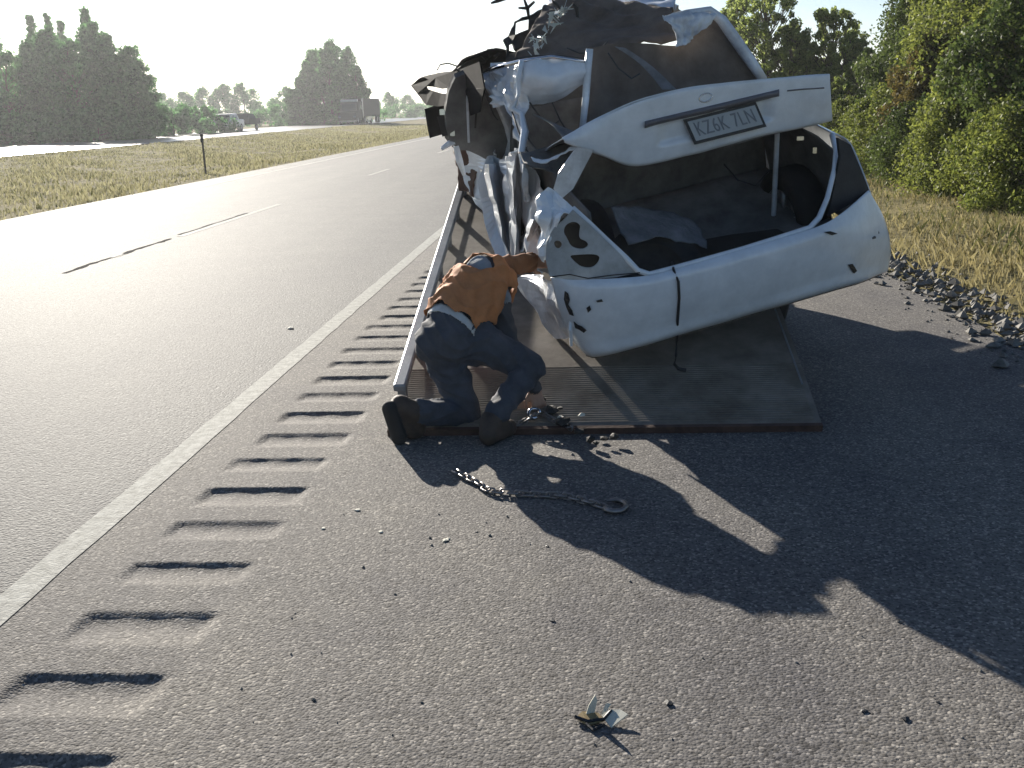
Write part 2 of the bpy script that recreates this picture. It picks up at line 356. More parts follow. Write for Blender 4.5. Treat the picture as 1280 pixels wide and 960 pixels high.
# grass: blades by the ten thousand
def grass(name, n, xr, yr, hgt, wd, m, seed, dens=None, label=''):
    q = np.random.RandomState(seed)
    x = q.uniform(*xr, n); y = yr[0]+(yr[1]-yr[0])*q.rand(n)**1.6
    keep = np.sin(x*1.7+np.sin(y*.8)*2)+np.sin(y*.9+x*.6)+q.randn(n)*.8 > -.6
    if dens is not None: keep &= dens(x, y, q)
    x, y = x[keep], y[keep]; n = len(x); z = np.array([gz(a, b) for a, b in zip(x, y)])-.01
    h = hgt*q.uniform(.4, 1.3, n)*(1+.3*np.sin(x*.9+y*.5)); a = q.uniform(0, math.tau, n); l = q.uniform(0, .7, n)*h; b = q.uniform(0, math.tau, n)
    ww = wd*q.uniform(.6, 1.4, n)*(1+y/40)
    P = np.stack([x, y, z], 1); s_ = np.stack([np.cos(a)*ww, np.sin(a)*ww, 0*a], 1); tip = P+np.stack([np.cos(b)*l, np.sin(b)*l, h], 1); mid = P+np.stack([np.cos(b)*l*.3, np.sin(b)*l*.3, h*.6], 1)
    V = np.stack([P-s_, P+s_, mid+s_*.7, tip], 1).reshape(-1, 3); F = np.arange(4*n).reshape(n, 4)
    o = obj(name, mesh(name, V, F), m); kind(o, 'stuff', label); o['category'] = 'grass'; return o
grass('dry_grass', 110000, (-28.3, -9.65), (8, 130), .12, .012, M['mediangrass'], 1, label='dry yellow grass covering the median between the roads')
grass('green_grass', 25000, (-28.3, -10.3), (8, 90), .1, .012, M['greengrass'], 2, label='greener grass tufts mixed through the median strip')
grass('dry_grass', 120000, (2.75, 12), (2, 34), .1, .0033, M['drygrass'], 3, lambda x, y, q: x > 2.75+.5*q.rand(len(x))**2, 'dry straw grass on the verge right of the shoulder')
grass('green_grass', 22000, (3.6, 12), (4, 34), .14, .006, M['greengrass'], 4, None, 'green weeds in the verge below the bushes')
# gravel windrow on the edge of the shoulder
def stones(name, n, fx, seed, smin, smax, label):
    q = np.random.RandomState(seed); base = np.array([[1, 0, 0], [-1, 0, 0], [0, 1, 0], [0, -1, 0], [0, 0, 1], [0, 0, -1]], float); Fb = np.array([[0, 2, 4], [2, 1, 4], [1, 3, 4], [3, 0, 4], [2, 0, 5], [1, 2, 5], [3, 1, 5], [0, 3, 5]])
    V = []; F = []
    for i in range(n):
        x, y, z = fx(q); s_ = smin+(smax-smin)*q.rand()**3; B = base*(s_*q.uniform(.5, 1.2, (6, 1)))*np.array([1, 1, .7]); a = q.uniform(0, math.tau); ca, sa = math.cos(a), math.sin(a)
        B = B@np.array([[ca, sa, 0], [-sa, ca, 0], [0, 0, 1]])+np.array([x, y, z+s_*.25]); V.append(B); F.append(Fb+6*i)
    o = obj(name, mesh(name, np.concatenate(V), np.concatenate(F)), M['gravel']); kind(o, 'stuff', label); o['category'] = 'gravel'
def fx1(q):
    y = 1.5+24*q.rand()**1.5; x = 2.72+.2*q.randn()*.8; return x, y, max(0, gz(x, y)) if x > 2.6 else 0
stones('gravel', 4200, fx1, 3, .012, .06, 'grey gravel and rubble heaped along the shoulder edge')
def fx2(q): return q.uniform(-1, 2.5), q.uniform(1.6, 9), 0.0
stones('loose_grit', 500, fx2, 8, .003, .009, 'tiny loose grit scattered over the shoulder asphalt')

# ------------------------------------------------------------------ trees
def leaves(cent, rad, per, size, q, flat=1.0):
    """leaf quads in a cloud of clumps; cent (n,3), rad (n,)"""
    n = len(cent)*per; k = np.repeat(np.arange(len(cent)), per)
    d = q.randn(n, 3); d /= np.linalg.norm(d, axis=1, keepdims=True); rr = q.rand(n)**.45
    P = cent[k]+d*(rad[k]*rr)[:, None]*np.array([1, 1, flat])
    a = q.randn(n, 3); a /= np.linalg.norm(a, axis=1, keepdims=True); b = np.cross(a, q.randn(n, 3)); b /= np.linalg.norm(b, axis=1, keepdims=True)
    s_ = size*q.uniform(.6, 1.4, n)[:, None]
    V = np.stack([P-a*s_, P-b*s_*.55, P+a*s_, P+b*s_*.55], 1).reshape(-1, 3)
    return V, np.arange(4*n).reshape(n, 4)
def tree_meshes(h, profile, spread, nclump, per, leaf, seed, base=.15, crad=.16, multi=1):
    q = np.random.RandomState(seed); mb = MB(); cents = []; rads = []
    for s_ in range(multi):
        off = np.array([q.uniform(-.5, .5)*spread*.5, q.uniform(-.5, .5)*spread*.5, 0]) if multi > 1 else np.zeros(3)
        hh = h*(q.uniform(.72, 1) if s_ else 1); lean = q.randn(2)*.03*hh; tr = .016*hh+.02
        pts = [off*t**.5*1+np.array([lean[0]*t*t, lean[1]*t*t, hh*.97*t])+np.append(q.randn(2)*.008*hh*(t > 0), 0) for t in np.linspace(0, 1, 7)]
        mb.tube(pts, [tr*(1-.88*t) for t in np.linspace(0, 1, 7)], 7); PT = np.array(pts)
        for i in range(nclump//multi):
            t = base+(1-base)*(i+.5)/(nclump//multi); t = min(max(t+q.randn()*.03, base), .99)
            pr = profile(t)*spread; a = q.uniform(0, math.tau); r = pr*q.uniform(.25, 1)**.6
            st = crm(PT, np.array([max(0, t-.16-.1*q.rand())*6]))[0]; ax = crm(PT, np.array([t*6]))[0]
            c = ax+np.array([math.cos(a)*r, math.sin(a)*r, q.randn()*.02*h]); cents.append(c); rads.append(crad*h*q.uniform(.55, 1.15)*(.55+.5*profile(t)))
            md = (st+c)/2+np.array([0, 0, -.03*h*q.rand()]); mb.tube([st, md, c], [tr*.34*(1-.6*t), tr*.2*(1-.6*t), .012], 4, False)
    V, F = leaves(np.array(cents), np.array(rads), per, leaf, q)
    return mesh('trunk', mb.V, mb.F, True), mesh('crown', V, F)
P_ROUND = lambda t: math.sin(min(1, max(0, (t-.05)/.95))**.75*math.pi)**.6*.95+.05
P_COL = lambda t: (.55+.45*math.sin(min(1, t*1.3)*math.pi*.75))*(1-t)**.42+.05
P_CONE = lambda t: max(.05, (1.02-t))
P_BUSH = lambda t: (1-t**2.2)**.5*.95+.05
def tree(name, label, loc, tm, lm, group=None, cat='tree', rz=0, sc=1):
    e = empty(name, loc, rz); e.scale = (sc, sc, sc); tag(e, label, cat, group)
    a = obj('trunk', tm[0], M['bark'], e, True); b = obj('crown', tm[1], lm, e, True)
    return e
def gpt(px, Y, x=None):
    p = U(px, 140, Y); return (p[0], Y, gz(p[0], Y)-.03)
def hpx(px, py, Y): return U(px, py, Y)[2]-gz(U(px, py, Y)[0], Y)
# --- left clump beyond the opposite road
Yl = 92
TL = [(-28, 52, 97, P_ROUND, 4.2), (14, 66, 90, P_ROUND, 3.2), (46, 50, 95, P_COL, 2.6), (74, 36, 93, P_COL, 2.8), (100, 50, 89, P_ROUND, 3.0), (124, 30, 94, P_COL, 2.6), (146, 46, 91, P_COL, 2.4), (163, 60, 88, P_ROUND, 2.2), (178, 84, 87, P_ROUND, 1.7)]
nm = ['broad leafy tree at the outer end of the tree clump across the opposite road', 'low rounded tree beside the outermost broad tree of the clump', 'upright tree below the pair of slender conifer spires', 'tall upright tree in the middle of the clump', 'dense rounded tree in front of the tallest conifer spire', 'tall upright tree wrapped round the tallest conifer spire', 'narrow upright tree next to the tallest spire, toward the open field', 'rounded tree near the open end of the clump across the opposite road', 'lowest rounded tree ending the clump, facing the open field']
for i, (px, py, Y, pf, sp) in enumerate(TL):
    tree('broadleaf_tree', nm[i], gpt(px, Y), tree_meshes(hpx(px, py, Y), pf, sp*.95, 130, 90, .15, 20+i, .02, .095), M['leafB'], 'trees across the opposite road', rz=i)
for i, (px, py, Y, sp) in enumerate([(5, 8, 104, 1.3), (56, 14, 108, 1.0), (75, 16, 110, .9), (124, 6, 104, 1.5), (92, 22, 112, .9), (-16, 2, 104, 1.6)]):
    tree('conifer_tree', ['tall thin conifer spire rising behind the outer end of the clump', 'slender twin-like conifer spire rising behind the rounded trees', 'slender short-tipped conifer spire behind the rounded trees', 'tallest feathery conifer spire behind the rounded tree clump', 'small conifer tip just showing above the rounded trees', 'dark tall conifer behind the outermost broad tree'][i], gpt(px, Y),
         tree_meshes(hpx(px, py, Y), P_CONE, sp*1.5, 60, 60, .2, 40+i, .1, .055), M['leafB'], 'conifers behind the clump')
for i, (px, py, Y, sp) in enumerate([(20, 165, 84, 3.5), (70, 160, 84, 3.5), (120, 158, 83, 3.2), (165, 150, 86, 3.2), (215, 148, 96, 3.6), (250, 150, 104, 3.2)]):
    tree('bush', ['dark low bush filling the foot of the outermost tree', 'dark low bush under the tallest rounded tree', 'dark low bush under the middle of the clump', 'low bush at the open end of the clump', 'straggly hedge bush beside the open end of the clump', 'low hedge bush behind the oncoming pickup'][i], gpt(px, Y),
         tree_meshes(max(2.2, hpx(px, py-14, Y)), P_BUSH, sp, 26, 170, .17, 60+i, .03, .36), M['leafB'], 'bushes along the opposite road', 'bush')
# --- far trees across the field
far = [(205, 118, 190, 3.4), (230, 115, 195, 3.6), (255, 111, 200, 3.6), (282, 107, 200, 3.8), (306, 106, 196, 3.4), (190, 112, 180, 3.4), (340, 132, 230, 3.2), (358, 110, 185, 1.8), (488, 116, 250, 5), (512, 119, 255, 4.5), (533, 120, 260, 4.5), (468, 128, 260, 4), (555, 122, 255, 4.5), (320, 134, 240, 3.5), (575, 121, 250, 4.5), (610, 118, 260, 5)]
fm = [tree_meshes(7, P_ROUND, 3.2, 34, 130, .22, 80+i, .06, .2) for i in range(4)]
for i, (px, py, Y, sp) in enumerate(far):
    tree('distant_tree', 'hazy distant tree in the row across the field' if px < 400 else 'small distant tree on the horizon beyond the far end of the road', gpt(px, Y), fm[i % 4], M['leafB'],
         'distant trees across the field' if px < 400 else 'distant trees beyond the end of the road', rz=i*1.3, sc=max(.6, hpx(px, py, Y)/7))
for i, (px, py, Y, sp) in enumerate([(262, 147, 170, 3), (335, 146, 150, 3), (372, 146, 150, 3), (462, 143, 170, 3), (500, 141, 220, 4), (530, 140, 220, 4)]):
    tree('hedge_bush', 'low rounded hedge bush along the far side of the opposite road', gpt(px, Y), tree_meshes(2.6, P_BUSH, sp, 20, 120, .16, 100+i, .03, .36), M['leafB'], 'far hedge bushes', 'bush')
# --- spired poplar stand in the middle distance
pop = [(374, 98, 2.0), (386, 78, 2.3), (396, 62, 2.2), (415, 50, 2.8), (424, 56, 2.6), (438, 58, 2.2), (447, 84, 2.6), (405, 70, 3.0), (432, 80, 3.0), (366, 112, 1.8)]
for i, (px, py, sp) in enumerate(pop):
    Y = 148+(i % 3)*3
    tree('poplar_tree', ['outer low poplar of the pointed stand behind the oncoming truck', 'narrow poplar spire at the shoulder of the stand', 'narrow split-topped poplar spire in the stand', 'tallest poplar spire in the middle of the stand', 'poplar spire close beside the tallest one', 'isolated thin poplar spire on the truck side of the stand', 'rounded lower poplar above the oncoming truck', 'broad poplar filling the middle of the stand', 'broad dense poplar filling the truck side of the stand', 'lowest poplar sprout edging the pointed stand'][i],
         gpt(px, Y), tree_meshes(hpx(px, py, Y), P_COL, sp*.95, 60, 110, .2, 120+i, .05, .085), M['leafB'], 'poplar stand', rz=i)
# --- right-hand side: poplars and bushes beyond the verge
TR = [(918, -5, 33, 1.5, .95), (958, -22, 31, 2.0, .95), (985, 30, 30, 1.3, .9), (1038, 8, 30, 1.7, .9), (1062, 45, 29, 1.3, .9), (890, 40, 38, 1.6, .9), (1085, 60, 27, 1.4, .9), (1015, 70, 33, 1.6, .9)]
lb = ['slim poplar showing its top just past the wrecked roof', 'tall leafy poplar beyond the raised trunk lid', 'lower poplar close beside the tall leafy poplar', 'feathery pointed young poplar standing alone against the sky', 'small drooping poplar beside the feathery pointed one', 'poplar half hidden behind the crumpled roof', 'short poplar at the edge of the big bushes', 'low poplar filling the gap above the trunk lid corner']
for i, (px, py, Y, sp, k) in enumerate(TR):
    tree('poplar_tree', lb[i], gpt(px, Y), tree_meshes(hpx(px, py, Y), P_COL, sp*1.05, 230, 80, .045, 150+i, .06, .045), M['leafP'], 'poplars beyond the verge', rz=i)
BR = [(1150, -40, 23, 1.2, P_ROUND), (1215, -90, 21, 1.7, P_ROUND), (1285, -130, 18.5, 1.9, P_ROUND), (1112, 85, 24, .8, P_COL), (1180, 40, 19, 1.0, P_ROUND), (1250, 10, 16.5, 1.2, P_ROUND), (1345, -60, 15, 1.7, P_ROUND)]
lb = ['tall dark tree with ragged crown behind the verge bushes', 'big leafy tree overhanging the verge, crown out of the frame', 'largest spreading tree above the verge, thick dense crown', 'leafy bush-like tree next to the white car corner', 'mid-height tree with brownish leaves in front of the tall dark one', 'dense leafy tree leaning over the dry grass verge', 'spreading tree furthest along the verge toward the viewer']
for i, (px, py, Y, sp, pf) in enumerate(BR):
    tree('verge_tree', lb[i], gpt(px, Y), tree_meshes(hpx(px, py, Y), pf, sp, 170, 300, .034, 170+i, .05, .095), M[['leafD', 'leafR', 'leafR', 'leafD', 'leafO', 'leafR', 'leafD'][i]], 'big trees over the verge', rz=i*.7)
BB = [(1085, 165, 21, 1.3), (1112, 180, 19.5, 1.3), (1150, 160, 18, 1.4), (1200, 175, 16, 1.3), (1250, 185, 14.6, 1.2), (1300, 170, 13.5, 1.3), (1180, 120, 19, 1.6), (1260, 110, 17, 1.6), (1060, 185, 24, 1.4), (1040, 178, 27, 1.5), (1000, 180, 30, 1.5), (960, 170, 33, 1.6), (920, 160, 35, 1.7)]
bm_ = [tree_meshes(1.8, P_BUSH, 1.0, 70, 260, .032, 190+i, .03, .22) for i in range(4)]
lb = ['yellowish shrub beside the corner of the wreck', 'low yellow-green shrub at the edge of the dry grass', 'olive shrub with dark hollows on the verge', 'pale green shrub spilling on to the dry grass', 'glossy green shrub low over the verge shadow', 'shrub at the frame edge reaching over the verge', 'taller brown-green shrub between the verge trees', 'bushy shrub under the largest spreading tree', 'small shrub behind the wreck corner', 'shrub beyond the trunk lid corner', 'far shrub seen past the trunk opening', 'far shrub below the tall poplar', 'far shrub below the slim poplar']
for i, (px, py, Y, sp) in enumerate(BB):
    tree('shrub', lb[i], gpt(px, Y), bm_[i % 4], M[['leafY', 'leafY', 'leafR', 'leafY', 'leafD', 'leafR', 'leafO', 'leafD', 'leafY', 'leafR', 'leafD', 'leafR', 'leafR'][i]], 'shrubs on the verge', 'shrub', rz=i*1.1, sc=max(.75, hpx(px, py, Y)/1.8))

# ------------------------------------------------------------------ delineator post on the median
p = G(257, 214); e = empty('delineator_post', (p[0], p[1], gz(p[0], p[1])-.03)); tag(e, 'thin dark delineator post standing in the median grass', 'post')
zt = H-(165-147)/1300*p[1]-gz(p[0], p[1])
MB().box((0, 0, zt/2), (.05, .03, zt)).build('post', M['under'], e, local=True)
MB().box((0, -.02, zt-.12), (.09, .012, .24)).build('reflector', M['plastic'], e, local=True)

# ------------------------------------------------------------------ oncoming vehicles
def wheel(parent, c, r, wd, local=True, axis=(1, 0, 0), rimmat='alloy', name='wheel', spokes=5):
    hw = wd/2; ax = nrm(axis); c = np.asarray(c, float)
    rim = MB().lathe(c, ax, [(-hw*.85, r*.62), (-hw*.6, r*.58), (-hw*.5, .001)], 20).lathe(c, ax, [(hw*.85, r*.62), (hw*.6, r*.58), (hw*.5, .001)], 20)
    a = nrm(np.cross(ax, [.2, .1, .97])); b = np.cross(ax, a)
    for s_ in (-1, 1):
        for i in range(spokes):
            q = i*math.tau/spokes; d = a*math.cos(q)+b*math.sin(q); t = np.cross(ax, d); o = c+ax*s_*hw*.62
            rim.hexa([o+d*r*.1-t*r*.07, o+d*r*.57-t*r*.09, o+d*r*.57+t*r*.09, o+d*r*.1+t*r*.07]+[x+ax*s_*hw*.22 for x in (o+d*r*.1-t*r*.07, o+d*r*.57-t*r*.09, o+d*r*.57+t*r*.09, o+d*r*.1+t*r*.07)])
    w_ = rim.build(name, M[rimmat], parent, True, local)
    t = MB().lathe(c, ax, [(-hw*.8, r*.6), (-hw, r*.72), (-hw*.97, r*.9), (-hw*.75, r*.985), (-hw*.3, r), (hw*.3, r), (hw*.75, r*.985), (hw*.97, r*.9), (hw, r*.72), (hw*.8, r*.6)], 28)
    o = t.build('tyre', M['rubber'], w_, True, True)
    return w_
def extr(prof, x0, x1, inset=0):      # side outline (y,z) extruded across x, upper part drawn in
    n = len(prof); zmax = max(z for _, z in prof); zmid = zmax*.55; V = []
    for x, s_ in ((x0, 1), (x1, -1)):
        for y, z in prof: V.append((x+s_*inset*max(0, (z-zmid)/(zmax-zmid)), y, z))
    F = [tuple(range(n)), tuple(range(2*n-1, n-1, -1))]+[(i, n+i, n+(i+1) % n, (i+1) % n) for i in range(n)]
    return V, F
def vehicle(name, label, cat, loc, body_prof, wdt, bodym, wheels, r, glass, lights, extra=None, inset=.12):
    e = empty(name, loc); tag(e, label, cat)
    mb = MB(); mb.add(*extr(body_prof, -wdt/2, wdt/2, inset)); o = mb.build('body', bodym, e, local=True); mod_bevel(o, .06)
    for P in glass: mod_solid(obj('window', mesh('window', P, [tuple(range(len(P)))]), M['glass'], e, True), .02)
    for x in (-wdt/2+.1, wdt/2-.1):
        for y in wheels: wheel(e, (x, y, r), r, .24)
    for x, y, z, sx, sz in lights: MB().lathe((x, y, z), (0, -1, 0), [(0, sx), (.03, sx*.9), (.06, .01)], 12).build('headlight', M['chrome'], e, True, True)
    MB().box((0, wheels[0]-1.02, .42), (wdt*.98, .16, .2)).build('bumper', M['chrome'], e, local=True)
    MB().box((0, wheels[0]-.99, .78), (wdt*.5, .06, .22)).build('grille', M['plastic'], e, local=True)
    if extra: extra(e)
    return e
def onroad(px, py): p = G(px, py); return (max(-40, min(-31, p[0])), p[1], .02)
M['vgrey'] = mat('vehicle_grey', (.16, .16, .17), .35, 0, .2, 2, coat=.5); M['vwhite'] = mat('vehicle_white', (.6, .6, .58), .35, 0, .15, 2, coat=.4); M['vyel'] = mat('vehicle_pale_yellow', (.5, .5, .3), .4, 0, .2, 2, coat=.4)
# pickup (front toward the camera: -y) with an open trailer
def pk(e):
    MB().box((0, 2.6, 1.02), (1.72, 1.9, .1)).box((.0, 1.6, 1.25), (1.7, .08, .5)).build('cargo_bed', M['vgrey'], e, local=True)
    for s_ in (-1, 1): MB().box((s_*1.02, -.5, 1.2), (.16, .1, .2)).build('mirror', M['plastic'], e, local=True)
pl = onroad(283, 165.5)
vehicle('pickup_truck', 'oncoming pale pickup truck on the bright opposite road', 'pickup', pl, [(-2.3, .4), (-2.35, .95), (-1.0, 1.12), (-.35, 1.78), (1.2, 1.82), (1.6, 1.2), (3.1, 1.18), (3.15, .45)], 1.9, M['vwhite'], (-1.4, 2.1), .4,
        [[(-.78, -.98, 1.18), (.78, -.98, 1.18), (.68, -.44, 1.72), (-.68, -.44, 1.72)], [(-.96, -.5, 1.2), (-.96, 1.2, 1.2), (-.86, 1.1, 1.7), (-.86, -.2, 1.7)], [(.96, -.5, 1.2), (.96, 1.2, 1.2), (.86, 1.1, 1.7), (.86, -.2, 1.7)]],
        [(-.7, -2.36, .82, .12, .1), (.7, -2.36, .82, .12, .1)], pk)
tr_ = empty('cargo_trailer', (pl[0], pl[1]+6.6, .02)); tag(tr_, 'dark loaded trailer towed behind the oncoming pickup', 'trailer')
MB().box((0, 0, .7), (1.9, 3.6, .12)).box((-.94, 0, 1.0), (.05, 3.6, .5)).box((.94, 0, 1.0), (.05, 3.6, .5)).box((0, 1.8, 1.0), (1.9, .05, .5)).build('tray', M['under'], tr_, local=True)
MB().hexa([(-.8, -1.5, .76), (.8, -1.5, .76), (.8, 1.5, .76), (-.8, 1.5, .76), (-.6, -1.2, 1.75), (.6, -1.2, 1.8), (.55, 1.2, 1.65), (-.55, 1.3, 1.6)]).build('tarped_load', M['jacket'], tr_, local=True)
MB().tube([(0, -3.4, .5), (0, -1.8, .66)], .05, 6).build('drawbar', M['under'], tr_, local=True)
for s_ in (-1, 1): wheel(tr_, (s_*.98, .3, .34), .34, .2)
# semi truck
def semi(e):
    MB().box((0, 7.8, 2.1), (2.5, 11.5, 2.3)).build('trailer_box', M['under'], e, local=True)
    MB().box((0, -.2, 2.98), (2.2, .5, .28)).build('wind_deflector', M['vwhite'], e, local=True)
    for s_ in (-1, 1):
        MB().tube([(s_*1.28, 1.7, .8), (s_*1.28, 1.7, 3.3)], .09, 8).build('exhaust_stack', M['chrome'], e, local=True)
        MB().box((s_*1.4, .1, 2.1), (.12, .1, .5)).build('mirror', M['chrome'], e, local=True)
        for y in (3.2, 11.5, 12.8): wheel(e, (s_*1.1, y, .5), .5, .3)
vehicle('semi_truck', 'oncoming dark semi truck with white roof visor before the poplars', 'truck', onroad(443, 155.5), [(-1.9, .45), (-1.95, 1.5), (-.75, 1.65), (-.45, 2.85), (1.9, 2.85), (1.9, .6)], 2.4, M['under'], (-1.0,), .5,
        [[(-.95, -.74, 1.75), (.95, -.74, 1.75), (.9, -.5, 2.6), (-.9, -.5, 2.6)], [(-1.21, -.3, 1.75), (-1.21, .9, 1.75), (-1.16, .9, 2.5), (-1.16, -.25, 2.5)]],
        [(-.95, -1.96, .95, .16, .12), (.95, -1.96, .95, .16, .12)], semi, .08)
vehicle('oncoming_car', 'small pale yellow car following the semi truck', 'car', onroad(486, 153.2), [(-2.1, .3), (-2.15, .72), (-1.0, .92), (-.25, 1.42), (1.1, 1.42), (1.75, .98), (2.2, .92), (2.2, .35)], 1.76, M['vyel'], (-1.3, 1.35), .31,
        [[(-.7, -.95, .98), (.7, -.95, .98), (.6, -.3, 1.36), (-.6, -.3, 1.36)], [(-.885, -.5, .95), (-.885, 1.4, .95), (-.77, 1.0, 1.36), (-.77, -.1, 1.36)]], [(-.62, -2.16, .62, .11, .08), (.62, -2.16, .62, .11, .08)])

# ================================================================== TILT TRAILER, its deck tipped back to the ground
BX0, BX1, BLEN = -.985, 1.05, 4.7
tt = empty('tilt_trailer', (.26, 7.3, 0)); tag(tt, 'steel tilt-deck trailer with its tail tipped down on the shoulder', 'trailer')
def bbox(name, x0, x1, s0, s1, h0, h1, m, parent=tt, bev=0):
    P = [BP(x0, s0, h0), BP(x1, s0, h0), BP(x1, s1, h0), BP(x0, s1, h0), BP(x0, s0, h1), BP(x1, s0, h1), BP(x1, s1, h1), BP(x0, s1, h1)]
    o = MB().hexa(P).build(name, m, parent)
    if bev: mod_bevel(o, bev)
    return o
mdeck, _t, _b, _nd, _lk = M['deck'], M['deck'].node_tree, M['deck'].node_tree.nodes['Principled BSDF'], M['deck'].node_tree.nodes, M['deck'].node_tree.links
bbox('deck', BX0, BX1, .55, BLEN, -.06, 0, M['deck'])
# beaver tail: wedge down to the asphalt, ribbed plate
P = [BP(BX0, 0, -.03), BP(BX1, 0, -.03), BP(BX1, .545, -.06), BP(BX0, .545, -.06), BP(BX0, 0, -.018), BP(BX1, 0, -.018), BP(BX1, .545, -.002), BP(BX0, .545, -.002)]
tail = MB().hexa(P).build('deck_tail', M['deck'], tt)
rb = MB()
for i in range(26):
    s_ = .035+i*.0195; hh = -.018+.016*s_/.545; rb.hexa([BP(BX0+.03, s_, hh-.004), BP(BX1-.03, s_, hh-.004), BP(BX1-.03, s_+.009, hh-.004), BP(BX0+.03, s_+.009, hh-.004), BP(BX0+.03, s_+.002, hh+.004), BP(BX1-.03, s_+.002, hh+.004), BP(BX1-.03, s_+.007, hh+.004), BP(BX0+.03, s_+.007, hh+.004)])
kind(rb.build('tread_ribs', M['deck'], tail), 'stuff')
bbox('tail_edge', BX0, BX1, -.025, -.001, -.045, -.012, M['rust'])
for x0, x1, sgn in ((BX0, BX0+.055, -1), (BX1-.055, BX1, 1)):
    bbox('side_channel', x0-.004, x1+.004, .5, BLEN, -.2, -.062, M['steel'])
    bbox('lower_rod', x0+.012, x0+.02, .3, BLEN, .02, .027, M['steel'])
    if sgn > 0: continue                      # the rail of the verge side is taken off
    xc = (x0+x1)/2+.012
    bbox('side_rail', xc-.032, xc+.032, .18, BLEN-.1, .08, .118, M['steel'], bev=.01)
    for s_ in np.arange(.22, 4.5, .5): bbox('stake', xc-.02, xc+.02, s_, s_+.05, -.002, .0785, M['steel'])
for s_ in np.arange(.9, 4.6, .75): bbox('cross_member', BX0+.06, BX1-.06, s_, s_+.06, -.17, -.063, M['under'])
for x in (-.15, .65): bbox('sub_frame', x, x+.12, .8, BLEN, -.33, -.172, M['under'])
bbox('headboard', BX0+.05, BX1-.05, BLEN-.06, BLEN, .002, .1, M['steel'])
fr = MB()
for x in (-.17, .69): fr.hexa([(x-.05, 6.6, .36), (x+.05, 6.6, .36), (x+.05, 9.6, .42), (x-.05, 9.6, .42), (x-.05, 6.6, .48), (x+.05, 6.6, .48), (x+.05, 9.6, .54), (x-.05, 9.6, .54)])
fr.box((.26, 6.7, .42), (.75, .1, .1)).box((.26, 9.5, .48), (.95, .1, .1))
fr.build('chassis', M['under'], tt)
MB().tube([(-.17, 9.5, .48), (.26, 11.2, .48)], .05, 8).tube([(.69, 9.5, .48), (.26, 11.2, .48)], .05, 8).build('drawbar', M['under'], tt)
MB().box((.26, 11.3, .5), (.12, .3, .1)).build('coupling', M['steel'], tt)
MB().tube([(.26, 10.9, .02), (.26, 10.9, .72)], .035, 8).box((.26, 10.9, .015), (.18, .18, .03)).build('jack_stand', M['steel'], tt)
for y in (7.05, 7.85):
    MB().tube([(-.6, y, .33), (1.12, y, .33)], .04, 8).build('axle', M['under'], tt)
    for x in (-.66, 1.18): wheel(tt, (x, y, .32), .32, .2, False, rimmat='steel')
MB().tube([(.26, 7.9, .5), (.26, 8.7, .92)], .04, 8).build('tilt_ram', M['chrome'], tt)

# ================================================================== THE WRECKED CAR
wk = empty('wrecked_car', CL(.85, 2.0, -.12)); tag(wk, 'crushed white sedan with its trunk open, lying on the tilted trailer deck', 'car')
def rows(*rr, f=C): return [[f(*p) for p in r] for r in rr]
# --- bumper cover
BQ = grid_pts(rows([(688, 347, .14), (728, 350, .03), (800, 345, -.02), (845, 335, -.03), (930, 311, -.03), (1015, 286, -.02), (1050, 268, .02), (1086, 238, .2)],
                   [(692, 362, .13), (730, 362, .0), (800, 357, -.06), (845, 347, -.07), (930, 324, -.075), (1015, 299, -.06), (1058, 284, .0), (1103, 268, .22)],
                   [(699, 388, .12), (733, 392, -.005), (800, 387, -.06), (850, 374, -.075), (935, 350, -.08), (1022, 325, -.06), (1068, 310, .0), (1112, 300, .22)],
                   [(712, 418, .13), (738, 425, .02), (800, 416, -.035), (855, 400, -.05), (940, 374, -.055), (1026, 349, -.03), (1072, 336, .03), (1112, 325, .24)],
                   [(724, 434, .16), (743, 444, .05), (800, 433, .0), (860, 415, -.01), (945, 389, -.01), (1030, 364, .0), (1078, 350, .06), (1108, 339, .25)],
                   [(738, 440, .32), (752, 442, .25), (803, 429, .22), (862, 411, .2), (945, 386, .2), (1030, 361, .22), (1078, 347, .27), (1102, 336, .36)]), 70, 34)
BQ = crumple(BQ, .008, 4, 3, .12)
mod_solid(obj('bumper_cover', gmesh('bumper_cover', BQ), M['white'], wk), .006)
BQf = BQ.reshape(-1, 3)
def pix(P): c = (P-CP)@CM; return np.stack([640+FPX*c[:, 0]/-c[:, 2], 480-FPX*c[:, 1]/-c[:, 2]], 1)
BPX = pix(BQf)
def onb(px, py, lift=.006):
    d = ((BPX-[px, py])**2).sum(1); k = np.argsort(d)[:4]; wt = 1/(d[k]+1e-3); P = (BQf[k]*wt[:, None]).sum(0)/wt.sum()
    t = ray(px, py); dep = (P-CP)@t; return CP+t*(dep-lift)
def tear(name, pts, m='plastic', lift=.014):
    V = [onb(x, y, lift) for x, y in pts]; return mod_solid(obj(name, mesh(name, V, [tuple(range(len(V)))]), M[m], wk), .003)
tear('bumper_tear', [(1060, 331), (1066, 330), (1071, 338), (1077, 345), (1073, 347), (1067, 341)])
tear('bumper_tear', [(706, 364), (710, 367), (712, 375), (710, 381), (715, 388), (717, 395), (712, 393), (708, 384), (705, 374)])
tear('bumper_tear', [(717, 402), (722, 406), (727, 408), (733, 413), (730, 416), (724, 412), (719, 410)])
tear('bumper_scuff', [(1030, 290), (1038, 289), (1047, 292), (1040, 294)], 'under')
tear('bumper_scuff', [(733, 385), (737, 382), (739, 387), (735, 391)], 'plastic'); tear('bumper_scuff', [(745, 376), (752, 374), (754, 377), (747, 378)], 'plastic')
MB().tube([C(713, 394, .09), C(713, 412, .06), C(714, 432, .08)], [.006, .011, .007], 6).build('torn_strip', M['white'], wk)
